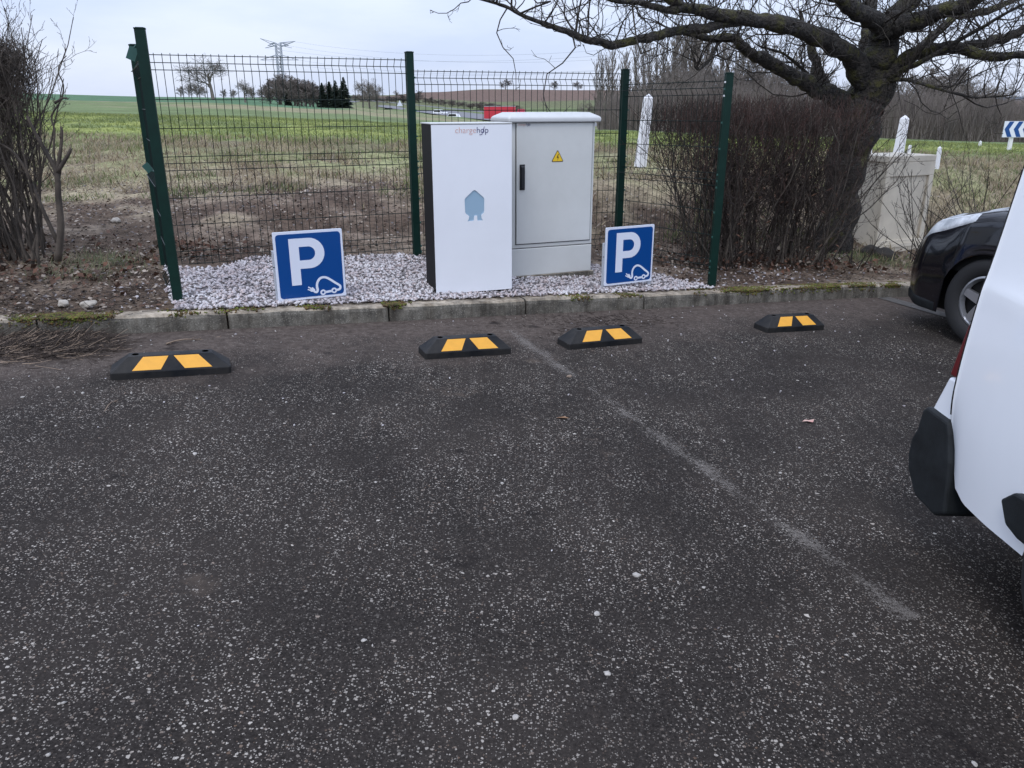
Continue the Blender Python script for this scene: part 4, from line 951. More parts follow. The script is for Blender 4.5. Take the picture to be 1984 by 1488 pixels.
def small_car(px, py, D, rz, body, label, van=False, s=1.0):
    q = P(px, py, D); e_ = empty('distant_car', q, rz); tag(e_, label, 'car')
    L, W, H = (4.2*s, 1.8*s, 1.5*s)
    prof = [(0,.3),(L,.3),(L,.75),(L*.93,.9),(L*.72,.95),(L*.60,H-.05),(L*.5,H),(L*.12,H),(L*.03,.95),(0,.9)]
    b = MB(); b.prism(prof, 0, W); bevel(b.build('body', body, e_), .08, 2)
    b = MB(); wn = [(L*.12,.95),(L*.68,.95),(L*.58,H-.12),(L*.14,H-.12)]; b.prism(wn, -.01, W+.01); b.build('side_window', M['glass'], e_)
    b = MB(); b.add([(L*.74,.12,.93),(L*.74,W-.12,.93),(L*.615,W-.2,H-.08),(L*.615,.2,H-.08)], [(0,1,2,3)]); o_ = b.build('windscreen', M['glass'], e_); o_.location.x = .02
    for wx in (.18, .80):
        for wy in (-.02, W-.18):
            b = MB(); b.tube([(L*wx, wy, .32), (L*wx, wy+.2, .32)], .32, 12); b.build('wheel', M['tyre'], e_)
small_car(762, 217, 322, R(150), M['plast'], 'dark car with bright headlights farthest up the highway')
small_car(838, 223, 268, R(-28), M['cwhite'], 'white car on the highway just above the charging station', s=1.1)
small_car(893, 232, 236, R(160), M['cwhite'], 'white car half hidden by the top of the charging station', s=1.1)
tk = P(938, 241, 225); te = empty('red_truck', tk, R(-8)); tag(te, 'red lorry trailer on the highway behind the charging station', 'lorry')
b = MB(); b.box(0, 8.2, 0, 2.6, 1.1, 4.5); b.build('trailer_box', M['truckred'], te)
b = MB(); b.box(-.05, 8.25, -.05, 2.65, 4.501, 4.65); b.build('roof_rail', M['steel'], te)
b = MB(); b.prism([(-2.9,.6),(-.5,.6),(-.5,3.9),(-2.2,3.9),(-2.9,2.0)], .1, 2.5); o = b.build('cab', mat('cab_red', (.55,.05,.09), .4), te); o.location = (11.3, 0, 0)
for wx in (1.2, 2.5, 6.8, 9.6):
    b = MB(); b.tube([(wx, -.02, .5), (wx, 2.62, .5)], .5, 12); b.build('wheel', M['tyre'], te)
q = P(775, 212, 318); e_ = empty('warning_sign', q); tag(e_, 'small pale triangular road sign at the far highway', 'road sign'); b = MB(); b.prism([(-1.1,1.2),(1.1,1.2),(0,3.3)], 0, .05); b.build('sign_plate', M['signw'], e_); b = MB(); b.box(-.06,.06,.06,.12,0,1.8); b.build('post', M['steel'], e_)

PD = 350; pz = tz(P(548,200,PD).x, PD); py0 = P(550, 210, PD); pe = empty('electricity_pylon', (py0.x, PD, pz)); tag(pe, 'tall lattice electricity pylon behind the wooded clump', 'pylon')
HT = P(550, 83, PD).z - pz; MX = PD/F*1.0*1.0
def bar(b, a, c_, r=.11): b.tube([a, c_], r, 3)
b = MB(); wb, wt = 1.9, 1.05
def hw(z): return wb + (wt-wb)*min(z/(HT*.55), 1)
nz = 16; zs = [HT*(i/nz) for i in range(nz+1)]
for i in range(nz):
    a, c_ = hw(zs[i]), hw(zs[i+1])
    for sx, sy in ((1,1),(1,-1),(-1,-1),(-1,1)): bar(b, (sx*a, sy*a, zs[i]), (sx*c_, sy*c_, zs[i+1]), .12)
    for ax in (0, 1):
        for sg in (1, -1):
            f_ = (lambda s, w_, z: (s*w_, sg*w_, z)) if ax == 0 else (lambda s, w_, z: (sg*w_, s*w_, z))
            bar(b, f_(1, a, zs[i]), f_(-1, c_, zs[i+1]), .10); bar(b, f_(-1, a, zs[i]), f_(1, c_, zs[i+1]), .10)
b.build('mast', M['pylon'], pe)
for sgn in (1, -1):
    b = MB()
    for sy in (1, -1):
        t = (sgn*7.0, 0, HT + (1.6 if sgn < 0 else .6)); y_ = sy*wt
        bar(b, (sgn*wt, y_, HT), t); bar(b, (sgn*wt, y_, HT-1.3), t); bar(b, (sgn*wt, y_, HT-1.3), (sgn*4.3, 0, HT-1.0)); bar(b, (sgn*4.3, 0, HT-1.0), (sgn*wt, y_, HT)); bar(b, (sgn*wt, y_, HT), (sgn*3.4, 0, HT-.3)); bar(b, (sgn*5.4, 0, HT-1.9), (sgn*wt, y_, HT-1))
    b.build('upper_arm', M['pylon'], pe)
    b = MB(); zl = HT*.715
    for sy in (1, -1):
        t = (sgn*7.8, 0, zl); y_ = sy*wt; bar(b, (sgn*wt, y_, zl+.1), t); bar(b, (sgn*wt, y_, zl+1.9), t); bar(b, (sgn*3.3, 0, zl), (sgn*3.3, 0, zl+1.35), .07); bar(b, (sgn*5.4, 0, zl), (sgn*5.4, 0, zl+.7), .07)
    b.build('lower_arm', M['pylon'], pe)
for i, (sx, zz, pxr, pyr) in enumerate(((7, HT+.4, 1500, 60), (4.3, HT-1.1, 1500, 84), (7.8, HT*.715, 1500, 100), (-7.8, HT*.715, 1500, 106), (-5.4, HT-1.9, 1500, 72))):
    A_ = Vector((py0.x + sx, PD, pz + zz)); B_ = P(pxr, pyr, 230); n = 24
    b = MB(); b.tube([tuple(A_.lerp(B_, s/n) + Vector((0,0,-5.5*4*(s/n)*(1-s/n)))) for s in range(n+1)], .035, 3)
    tag(b.build('power_line', M['pylon']), 'thin overhead power line running right from the pylon', 'power line', 'power lines from the pylon')

# ------------------------------------------------------------------ concrete box, bollards, chevron sign
q = P(1694, 492, 9.0); bz = tz(q.x, q.y) - .1; ce2 = empty('concrete_box', (q.x, q.y, bz), R(24)); tag(ce2, 'beige precast concrete box with a recessed front panel behind the loose bush', 'concrete box')
HB = P(1700, 303, 9.0).z - bz; W2, D2 = .74, .52
b = MB(); b.box(.025, W2-.025, .03, D2, 0, HB-.07); b.build('body', M['conc'], ce2)
b = MB(); b.box(0, W2, 0, D2+.02, HB-.0699, HB); bevel(b.build('top_slab', M['conc'], ce2), .01)
b = MB(); b.box(0, W2, 0, .0299, 0, .20); b.box(0, W2, 0, .0299, HB-.22, HB-.0701); b.box(0, .07, 0, .0299, .2001, HB-.2201); b.box(W2-.07, W2, 0, .0299, .2001, HB-.2201); bevel(b.build('front_frame', M['conc'], ce2), .006)
b = MB(); b.box(-.01, W2+.01, -.015, -.0001, .12, .16); b.build('moulding', M['conc'], ce2)
q2 = P(1672, 478, 8.9); rk = MB(); rk.v = []; 
def rock(name, loc, s, m, label, cat, flat=.6, seed=0, group=None):
    bm = bmesh.new(); bmesh.ops.create_icosphere(bm, subdivisions=3, radius=1)
    for v in bm.verts:
        f_ = 1 + .35*mn.noise(v.co*1.3 + Vector((seed*5.1,0,0))) + .12*mn.noise(v.co*4 + Vector((0,seed*3.3,0))); v.co = Vector((v.co.x*f_*s, v.co.y*f_*s*.75, v.co.z*f_*s*flat))
    me = bpy.data.meshes.new(name); bm.to_mesh(me); bm.free(); o = link(name, me, m, None, True); o.location = loc; o.rotation_euler = (0,0,seed*1.7); return tag(o, label, cat, group)
for i, (px, py, D) in enumerate(((1686, 485, 8.75), (1712, 490, 8.6))):
    q = P(px, py, D); rock('stone', (q.x, q.y, tz(q.x, q.y)+.03), .13, mat('dark_stone', (.05,.045,.04), .95, var=.6), ['dark stone at the left foot of the beige concrete box', 'dark stone at the front foot of the beige concrete box'][i], 'stone', seed=i+2)
def bollard(pxb, pyt, pyb, D, wpx, lean, label, name='white_bollard', grp=None):
    q = P(pxb, pyb, D); z = tz(q.x, D); top = P(pxb, pyt, D).z; H = top - z + .05; w_ = wpx*D/F/2/1.22; e_ = empty(name, (q.x, D, z - .05)); e_.rotation_euler = (0, lean, R(30)); tag(e_, label, 'bollard', grp)
    b = MB(); w2 = w_*.86; b.add([(-w_*1.1,-w_*1.1,0),(w_*1.1,-w_*1.1,0),(w_*1.1,w_*1.1,0),(-w_*1.1,w_*1.1,0),(-w2,-w2,H-w_*1.0),(w2,-w2,H-w_),(w2,w2,H-w_),(-w2,w2,H-w_),(0,0,H)],
        [(0,3,2,1),(0,1,5,4),(1,2,6,5),(2,3,7,6),(3,0,4,7),(4,5,8),(5,6,8),(6,7,8),(7,4,8)]); bevel(b.build('body', M['bollard'], e_), w_*.15)
bollard(1241, 180, 303, 11.5, 19, R(5), 'leaning white concrete bollard at the left end of the brown hedge')
bollard(1736, 222, 320, 12.5, 17, R(3), 'white concrete bollard rising behind the beige concrete box')
for i, (px, yt, D, w_) in enumerate(((1684,281,14,5.5),(1759,280,14,6),(1817,283,12,8),(1893,272,30,5))):
    bollard(px, yt, 310, D, w_, 0, ['thin white post showing above the left of the concrete box', 'thin white post showing above the middle of the concrete box', 'thin white post at the right edge of the concrete box', 'thin pale post farther out in the field'][i], 'white_post')
q = P(1942, 266, 24); e_ = empty('chevron_sign', (q.x, 24, tz(q.x, 24))); tag(e_, 'blue and white chevron road sign at the right edge in front of the wood', 'road sign')
z0 = q.z - e_.location.z; hS = .44
b = MB(); b.box(0, 1.6, 0, .03, z0, z0+hS); b.build('sign_plate', M['signw'], e_)
for i in range(6):
    x0 = .01 + i*.262; b = MB(); zc_ = z0 + hS/2; b.prism([(x0+.12, z0+.01), (x0+.25, z0+.01), (x0+.14, zc_), (x0+.25, z0+hS-.01), (x0+.12, z0+hS-.01), (x0+.01, zc_)], -.004, -.0005); b.build('chevron', M['blue'], e_)
for x0 in (.25, .75, 1.3): b = MB(); b.box(x0, x0+.1, .035, .1, -.1, z0+.1); b.build('post', M['bollard'], e_)

# ------------------------------------------------------------------ vehicles
def cr1(keys, s):
    ss = [a for a, _ in keys]; vs = [b for _, b in keys]
    if s <= ss[0]: return vs[0]
    if s >= ss[-1]: return vs[-1]
    i = max(j for j in range(len(ss)) if ss[j] <= s); i = min(i, len(ss)-2); t = (s-ss[i])/(ss[i+1]-ss[i]); t = t*t*(3-2*t)*.35 + t*.65
    return vs[i]*(1-t) + vs[i+1]*t
class Shell:
    # half section control points each given as keys along s
    def __init__(s, ky, kz, arches, sgn=1): s.ky, s.kz, s.ar, s.sgn = ky, kz, arches, sgn
    def section(s, x):
        pts = [(cr1(a, x), cr1(b, x)) for a, b in zip(s.ky, s.kz)]
        zb = pts[0][1]
        for cx_, r_a in s.ar:
            if abs(x - cx_) < r_a: zb = max(zb, .31 + math.sqrt(r_a*r_a - (x-cx_)**2))
        if zb > pts[0][1]:
            z1 = pts[1][1]
            if zb > z1 - .02: zz = zb + .02; pts[1] = (pts[1][0], zz)
            f_ = (zb - pts[0][1])/(max(pts[1][1], zb+.02) - pts[0][1]); pts[0] = (pts[0][0]*(1-min(f_,1)) + pts[1][0]*min(f_,1), zb)
        return pts
    def q(s, x, t):                       # t in 0..n-1
        pts = s.section(x); n = len(pts); i = min(int(t), n-2); f_ = t - i
        a = pts[max(i-1,0)]; b_ = pts[i]; c_ = pts[i+1]; d = pts[min(i+2,n-1)]
        y = .5*((2*b_[0])+(-a[0]+c_[0])*f_+(2*a[0]-5*b_[0]+4*c_[0]-d[0])*f_*f_+(-a[0]+3*b_[0]-3*c_[0]+d[0])*f_**3)
        z = .5*((2*b_[1])+(-a[1]+c_[1])*f_+(2*a[1]-5*b_[1]+4*c_[1]-d[1])*f_*f_+(-a[1]+3*b_[1]-3*c_[1]+d[1])*f_**3)
        return y, z
    def mesh(s, xs, sub=5, glass=None):
        n = len(s.ky); T = [i/sub for i in range((n-1)*sub + 1)]; m = len(T); b = MB(); full = 2*m - 1
        for x in xs:
            h = [s.q(x, t) for t in T]; row = [(s.sgn*x, y, z) for y, z in h] + [(s.sgn*x, -y, z) for y, z in h[-2::-1]]
            b.v += row
        for i in range(len(xs)-1):
            for j in range(full-1):
                a = i*full + j; fc = (a, a+1, a+full+1, a+full)
                if s.sgn < 0: fc = fc[::-1]
                b.f.append(fc if True else fc); tt = T[min(j, full-2-j)]
                b.m.append(1 if glass and glass((xs[i]+xs[i+1])/2, tt) else 0)
        for r0 in (0, (len(xs)-1)*full): b.f.append(tuple(r0 + j for j in range(full))); b.m.append(0)
        return b
    def patch(s, x0, x1, lo, hi, nx=14, nt=8, off=.006, side=1):
        b = MB()
        for i in range(nx+1):
            x = x0 + (x1-x0)*i/nx
            for j in range(nt+1):
                t = lo((x-x0)/(x1-x0)) + (hi((x-x0)/(x1-x0)) - lo((x-x0)/(x1-x0)))*j/nt
                y, z = s.q(x, t); y2, z2 = s.q(x, min(t+.05, len(s.ky)-1)); dy, dz = y2-y, z2-z; l = math.hypot(dy, dz)+1e-9
                e = math.sin(math.pi*min(max(i/nx,.0),1))**.25 * math.sin(math.pi*j/nt)**.25 if 0 < i < nx and 0 < j < nt else -.6
                b.v.append((s.sgn*x, side*(y + dz/l*off*e), z - dy/l*off*e))
        for i in range(nx):
            for j in range(nt): a = i*(nt+1)+j; b.f.append((a, a+1, a+nt+2, a+nt+1)); b.m.append(0)
        return b
def wheel(parent, x, y, r, w_, out=1):
    b = MB(); prof = [(.60*r,0.02),(.66*r,-.008),(.90*r,-.012),(.97*r,.0),(r,.03),(r,w_-.03),(.95*r,w_),(.6*r,w_)]; n = 40
    for i in range(n):
        a = 2*math.pi*i/n
        for rr, d in prof: b.v.append((x + rr*math.cos(a), y - out*d, .01 + r + rr*math.sin(a)))
    m = len(prof)
    for i in range(n):
        for j in range(m-1): a = i*m+j; c_ = ((i+1)%n)*m+j; b.f.append((a, c_, c_+1, a+1)); b.m.append(0)
    wo = b.build('wheel', M['tyre'], parent, smooth=True)
    b = MB(); n = 40; ro = .61*r
    for (r0, d0, r1, d1) in ((ro, .004, ro*.93, .0), (ro*.93, .0, ro*.86, .035), (ro*.30, .012, .0001, .010)):
        o = len(b.v)
        for i in range(n):
            a = 2*math.pi*i/n; b.v += [(x + r0*math.cos(a), y - out*d0, .01+r + r0*math.sin(a)), (x + r1*math.cos(a), y - out*d1, .01+r + r1*math.sin(a))]
        for i in range(n): a = o+2*i; c_ = o+2*((i+1)%n); b.f.append((a, c_, c_+1, a+1)); b.m.append(0)
    for k5 in range(5):
        a = 2*math.pi*k5/5 + .3; ca, sa = math.cos(a), math.sin(a)
        pts = []
        for rr, hwd, d in ((ro*.15, .035, .012), (ro*.9, .026, .012)):
            for sg in (-1, 1): pts.append((x + rr*ca - sg*hwd*sa, y - out*d, .01+r + rr*sa + sg*hwd*ca))
        pb = [(p[0], p[1] - out*.03, p[2]) for p in pts]; b.add(pts + pb, [(0,1,3,2),(4,6,7,5),(0,4,5,1),(2,3,7,6),(0,2,6,4),(1,5,7,3)])
    b.build('rim', M['rim'], wo, smooth=False)
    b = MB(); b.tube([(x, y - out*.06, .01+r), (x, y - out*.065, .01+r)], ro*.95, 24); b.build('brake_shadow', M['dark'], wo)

# white van, tail towards the kerb, its right flank beside the camera
van = empty('white_van', (1.42 + .885, 2.76, plane(2.3)), R(-87), tilt=True); tag(van, 'white van with black rear bumper corner and rub strip cut off by the right edge', 'van')
hwv = .88
ky = [[(.1,.84),(.5,.862),(4.1,.85)], [(.1,.87),(.4,.885),(3.6,.885),(4.2,.78)], [(.1,.868),(.4,.88),(3.5,.88),(4.2,.72)], [(.1,.855),(.4,.86),(3.2,.86),(3.6,.84),(4.2,.60)], [(.1,.80),(.5,.815),(2.6,.80),(3.3,.74),(3.7,.70),(4.2,.5)], [(.1,.72),(.4,.75),(2.4,.73),(3.3,.66),(3.7,.6),(4.2,.4)], [(.1,0),(4.2,0)]]
kz = [[(.15,.50),(.20,.48),(.25,.42),(.285,.33),(.36,.30),(.5,.295),(3.9,.26),(4.2,.30)], [(.1,.70),(.30,.58),(3.9,.55),(4.2,.50)], [(.1,.95),(3.4,.92),(4.2,.66)], [(.1,1.10),(2.6,1.06),(3.4,1.0),(4.2,.72)], [(.1,1.70),(2.3,1.70),(2.8,1.55),(3.35,1.14),(3.6,1.04),(4.2,.76)], [(.1,1.77),(2.2,1.79),(2.7,1.64),(3.3,1.20),(3.6,1.07),(4.2,.78)], [(.1,1.80),(2.2,1.83),(2.7,1.70),(3.3,1.24),(3.6,1.10),(4.2,.80)]]
vs_ = Shell(ky, kz, [(1.04, .37), (3.45, .37)])
xs = [.195 + i*.025 for i in range(int(3.98/.025)+1)]
def vglass(x, t): return 3.15 < t < 3.95 and (1.9 < x < 3.0)
bd = vs_.mesh(xs, 6, vglass).build('body', [M['cwhite'], M['glass']], van, smooth=True)
b = MB(); b.prism([(.13,.66),(.16,1.72),(.20,1.76),(.30,1.76),(.30,.66)][::-1], -.80, .80); bevel(b.build('tailgate', M['cwhite'], van), .02, 3)
b = MB(); b.prism([(.075,.525),(.125,.665),(.188,.665),(.188,.50),(.075,.515)], -.855, .855); bevel(b.build('tailgate_lower', M['cwhite'], van), .015, 3)
b = MB(); b.prism([(.045,.515),(.07,.535),(.20,.530),(.225,.49),(.262,.40),(.285,.30),(.30,.225),(.25,.195),(.12,.205),(.045,.275),(.022,.33),(.020,.39),(.034,.425),(.040,.435)][::-1], -.872, .872); bevel(b.build('rear_bumper', M['plast'], van), .014, 3)
for sg in (1, -1):
    b = MB(); b.add([(.105, sg*.77, .675), (.135, sg*.862, .675), (.160, sg*.858, .86), (.140, sg*.77, .88), (.19, sg*.77, .675), (.19, sg*.862, .675), (.19, sg*.858, .86), (.19, sg*.77, .88)], [(0,1,2,3),(1,5,6,2),(0,4,5,1),(3,2,6,7),(4,7,6,5),(0,3,7,4)]); bevel(b.build('tail_light', M['red'], van), .006)
    b = MB(); hx2 = [(.575,.43),(.62,.37),(.68,.355),(3.0,.355),(3.0,.465),(.68,.48),(.62,.475)]; y0_, y1_ = (.87, .905) if sg > 0 else (-.905, -.87)
    b.prism(hx2[::-1] if True else hx2, y0_, y1_); bevel(b.build('rub_strip', M['plast'], van), .008, 2)
    b = MB(); b.add([(.66, sg*.8835, .56), (.665, sg*.8835, .56), (.665, sg*.8835, .66), (.66, sg*.8835, .66)], [(0,1,2,3)])
b = MB(); b.box(.35, 3.9, -.70, .70, .22, .60); b.build('underbody', M['dark'], van)
gp = [vs_.q(1.75, t_/10) for t_ in range(2, 40)]
b = MB(); b.tube([(1.75, -y_ - .0005, z_) for y_, z_ in gp], .003, 4); b.build('panel_gap', M['dark'], van)
gp = [vs_.q(.205, t_/10) for t_ in range(6, 44)]
b = MB(); b.tube([(.196, -y_ + .001, z_) for y_, z_ in gp], .0035, 4); b.build('panel_gap', M['dark'], van)
for x in (.98, 3.45):
    for sg in (1, -1): wheel(van, x, sg*.855, .325, .19, sg)

# dark car, nose to the kerb
co = Vector((3.74, 6.60)); dcar = empty('dark_car', (co.x, co.y, plane(co.x)), R(113), tilt=True); tag(dcar, 'glossy black car nosed up to the kerb behind the white van', 'car')
ky = [[(0,.50),(.08,.66),(.25,.78),(.55,.83),(3.6,.83),(4.1,.7)], [(0,.54),(.08,.70),(.25,.82),(.55,.865),(3.6,.87),(4.1,.74)], [(0,.50),(.08,.66),(.25,.80),(.6,.865),(3.6,.87),(4.1,.72)], [(0,.44),(.08,.58),(.25,.73),(.6,.83),(1.2,.84),(3.6,.82),(4.1,.66)], [(0,.36),(.25,.60),(.7,.72),(1.2,.76),(1.9,.66),(3.4,.62),(4.1,.56)], [(0,.25),(.25,.42),(.7,.56),(1.2,.62),(1.9,.56),(3.4,.54),(4.1,.5)], [(0,0),(4.1,0)]]
kz = [[(0,.20),(.3,.17),(3.6,.22),(4.1,.34)], [(0,.42),(.5,.46),(4.1,.5)], [(0,.60),(.3,.68),(.8,.76),(4.1,.80)], [(0,.66),(.3,.82),(.8,.93),(1.3,.99),(4.1,1.0)], [(0,.69),(.3,.87),(.8,.98),(1.2,1.04),(1.9,1.42),(3.3,1.42),(4.0,1.1),(4.1,1.0)], [(0,.70),(.3,.89),(.8,1.0),(1.2,1.06),(1.9,1.48),(3.2,1.49),(3.9,1.2),(4.1,1.02)], [(0,.71),(.3,.90),(.8,1.01),(1.2,1.08),(1.95,1.51),(3.2,1.52),(3.9,1.25),(4.1,1.04)]]
cs_ = Shell(ky, kz, [(.84, .355), (3.3, .355)], -1)
xs = [i*.03 for i in range(int(4.1/.03)+1)]
cb = cs_.mesh(xs, 6, lambda x, t: (3.15 < t < 3.9 and 1.5 < x < 3.6) or (t > 4.0 and 1.25 < x < 1.85)).build('body', [M['carb'], M['glass']], dcar, smooth=True)
for sg in (1, -1):
    cs_.patch(.07, .66, lambda f_: 2.0 + f_*.75, lambda f_: 3.15 + f_*.25 , side=sg, off=.012).build('headlight', M['lens'], dcar, smooth=True)
    cs_.patch(.02, .46, lambda f_: .0, lambda f_: .42 - .1*f_, side=sg, off=.010).build('bumper_lip', M['plast'], dcar, smooth=True)
b = MB(); b.tube([(-.56, y_, z_) for y_, z_ in (cs_.q(.56, t_/10) for t_ in range(6, 24))], .0025, 4); b.build('panel_gap', M['dark'], dcar)
b = MB(); b.box(-3.8, -.25, -.62, .62, .16, .55); b.build('underbody', M['dark'], dcar)
for sg in (.62, -.80):
    b = MB(); b.box(-1.28, -.42, sg, sg+.18, .5, .78); b.build('wheel_arch_liner', M['dark'], dcar)
for x in (-.84, -3.3):
    for sg in (1, -1): wheel(dcar, x, sg*.835, .315, .19, sg)

# ------------------------------------------------------------------ ground litter, grass, moss
def scatter_quads(name, pos, mats, size, label, probs, tilt=.35, aspect=(.35,.9)):
    n = len(pos); pos = np.asarray(pos); an = nrng.uniform(0, 2*np.pi, n); s = nrng.uniform(size[0], size[1], n); a_ = nrng.uniform(*aspect, n)
    n_ = np.stack([nrng.normal(0, tilt, n), nrng.normal(0, tilt, n), np.ones(n)], 1); n_ /= np.linalg.norm(n_, axis=1)[:, None]
    u = np.stack([np.cos(an), np.sin(an), np.zeros(n)], 1); u -= n_*(u*n_).sum(1)[:, None]; u /= np.linalg.norm(u, axis=1)[:, None]; w_ = np.cross(n_, u)
    U = u*(s/2)[:, None]; W = w_*(s*a_/2)[:, None]; cur = n_*(s*.12)[:, None]
    V = np.stack([pos - U, pos - W*.9 - U*.1 + cur, pos + U, pos + W + U*.15 + cur*.6], 1).reshape(-1, 3)
    Fc = np.arange(4*n).reshape(n, 4); o = fnp(name, V, Fc, mats, mi=nrng.choice(len(mats), n, p=probs)); return tag(o, label, kind='stuff')
def fan(n, y0, y1, pw=1.0, tmin=-.80, tmax=.72, vmin=.16, excl=True):
    Y = y0 + (y1-y0)*nrng.random(n)**pw; T = nrng.uniform(tmin, tmax, n); X = T*Y; v = w2v(X, Y); u = w2u(X, Y); keep = v > vmin
    if excl: keep &= ~((v < 1.46) & (u > UL-.05) & (u < 1.72 - .75*np.clip((v-.25)/1.05, 0, 1)))
    X, Y = X[keep], Y[keep]; return X, Y, terrain_z(X, Y)
X, Y, Z = fan(70000, 3.9, 12.5, 1.2); keep = nrng.random(len(X)) < np.where(Y < 9.5, 1, .45); X, Y, Z = X[keep], Y[keep], Z[keep]
nz_ = np.array([mn.noise(Vector((a*1.1, b_*1.1, 0))) for a, b_ in zip(X, Y)]); 
scatter_quads('ground_litter', np.stack([X, Y, Z + nrng.uniform(.002, .022, len(X))], 1), [M['litter'], M['chip'], M['leaf'], M['gravel3']], (.010, .042), 'wood chips, dead leaves and small stones on the soil behind the kerb', [.38, .32, .18, .12])
LV = []
for (px, py, D, sx, sy, n, h) in ((372,500,6.55,.22,.12,150,.07),(120,530,5.5,.30,.18,160,.06),(20,500,5.9,.4,.3,200,.05),(1330,500,7.6,.35,.2,220,.08),(1450,500,7.75,.5,.25,420,.09),(1560,500,8.0,.5,.25,380,.08),(300,525,6.2,.1,.2,60,.05)):
    q = P(px, py, D)
    for s in range(n):
        x = q.x + rng.gauss(0, sx); y = q.y + rng.gauss(0, sy)
        u, v = w2u(x, y), w2v(x, y)
        if v < .15: continue
        LV.append((x, y, tz(x, y) + rng.uniform(.005, h)))
scatter_quads('dead_leaves', LV, [M['leaf'], mat('rusty_leaf', (.15,.070,.042), .85, var=.6, scale=4), M['chip']], (.02, .065), 'rusty dead leaves gathered under the hedge and around the fence posts', [.45, .42, .13], .9, (.5, .9))
def blades(name, X, Y, Z, h, mats, probs, label, wd=(.003,.007), lean=.5):
    n = len(X); H = nrng.uniform(h[0], h[1], n); an = nrng.uniform(0, 2*np.pi, n); l = np.abs(nrng.normal(0, lean, n)); W = nrng.uniform(*wd, n); w_ = np.stack([-np.sin(an+1.2), np.cos(an+1.2), 0*an], 1)*(W/2)[:, None]
    b0 = np.stack([X, Y, Z-.01], 1); d = np.stack([np.cos(an)*l, np.sin(an)*l, np.ones(n)], 1); d /= np.linalg.norm(d, axis=1)[:, None]
    mid = b0 + d*(H*.55)[:, None]; tip = mid + (d*.8 + np.stack([np.cos(an)*.6*l, np.sin(an)*.6*l, -.2*l], 1))*(H*.5)[:, None]
    V = np.stack([b0-w_, b0+w_, mid+w_*.8, mid-w_*.8, tip], 1).reshape(-1, 3); i = np.arange(n)[:, None]*5
    tri_ = np.concatenate([i+np.array([[0,1,2]]), i+np.array([[0,2,3]]), i+np.array([[3,2,4]])], 0); mi = np.tile(nrng.choice(len(mats), n, p=probs), 3)
    return tag(fnp(name, V, tri_, mats, mi=mi), label, kind='stuff')
def clumped(X, Y, Z, sc_, thr, seed):
    k_ = np.array([mn.fractal(Vector((a*sc_, b_*sc_, seed)), 1, 2, 3) for a, b_ in zip(X, Y)]) + nrng.normal(0, .06, len(X)) > thr; return X[k_], Y[k_], Z[k_]
X, Y, Z = fan(70000, 7.6, 17, 1.0); X, Y, Z = clumped(X, Y, Z, .9, -.10, 3); kk = nrng.random(len(X)) < sstep(Y + .06*X, 7.8, 10.5); X, Y, Z = X[kk], Y[kk], Z[kk]
blades('dry_grass', X, Y, Z, (.05, .17), [M['drygrass'], M['chip'], M['leaf']], [.70, .18, .12], 'pale dry grass covering the bank behind the fence', (.006, .014), .9)
X, Y, Z = fan(90000, 8.3, 17, 1.0); X, Y, Z = clumped(X, Y, Z, .7, .10, 8)
blades('green_grass', X, Y, Z, (.04, .12), [M['grass'], M['drygrass']], [.75, .25], 'tufts of green grass on the bank', (.005, .011), .6)
X, Y, Z = fan(70000, 15.5, 40, .8); 
blades('field_crop', X, Y, Z, (.04, .12), [mat('young_crop', (.29,.32,.095), .85, c2=(.16,.20,.07), scale=.35), M['grass']], [.75, .25], 'young bright green crop in the field', (.012, .03), .7)
TG = []
for (px, py, D, n, s) in ((190,500,6.0,700,.20),(150,520,5.6,260,.15),(165,360,9.5,500,.3),(1660,520,8.4,500,.3),(1720,530,8.2,300,.2),(560,385,9,250,.2)):
    q = P(px, py, D)
    for _ in range(n): TG.append((q.x + rng.gauss(0, s), q.y + rng.gauss(0, s*.7)))
TG = np.array(TG); TG = TG[w2v(TG[:,0], TG[:,1]) > .2]
blades('grass_tufts', TG[:,0], TG[:,1], terrain_z(TG[:,0], TG[:,1]), (.04, .12), [mat('grey_green_grass', (.17,.20,.10), .9, c2=(.10,.12,.06), scale=3), M['drygrass']], [.7, .3], 'grey green grass tufts beside the shrub and along the kerb', (.003, .006), .9)

def kerb_pt(px, frac=0.0, back=0.0):
    # point on top of the kerb whose image column is px
    for i in range(len(KERB)-1):
        a, b_ = Vector(KERB[i]), Vector(KERB[i+1]); 
        for s in range(20):
            p = a.lerp(b_, s/20); zc = p.y*math.cos(PITCH) + (CAM_H - plane(p.x))*math.sin(PITCH); X = CX + F*p.x/zc
            if X >= px: return p, (b_-a).normalized()
    return Vector(KERB[-2]), Vector((1,0))
def moss(name, spans, mats, label, n, zf=1.0):
    pts = []
    for _ in range(n):
        x0, x1, thick = rng.choice(spans); px = rng.triangular(x0, x1); p, d = kerb_pt(px); nn = Vector((-d.y, d.x)); o = rng.uniform(.0, .14) if rng.random() < .7 else rng.uniform(-.004, .03)
        dn = mn.noise(Vector((px*.03, o*14, 1.5)))
        if dn < -.35 + (1-thick)*.5: continue
        j = d*rng.uniform(-.03,.03); z = plane(p.x) + (.112 if o > .015 else .112 - rng.random()**2*.05*thick)
        pts.append((p.x + j.x + nn.x*o, p.y + j.y + nn.y*o, z))
    return stone_field(name, pts, mats, label, (.010, .026), .6)
moss('moss', [(0,215,1),(20,230,1),(1395,1500,.9),(1440,1660,1),(1560,1720,1),(1700,1760,.5)], [M['moss'], M['mossb']], 'yellow green moss growing on the kerb top at both ends', 9000)
moss('brown_moss', [(300,400,.7),(405,520,.6),(560,640,.4),(745,790,.6),(1080,1150,.6),(1190,1240,.4),(740,770,.6),(1330,1400,.6)], [M['mossb'], M['moss']], 'rusty brown moss patches on the middle kerb stones', 1500)
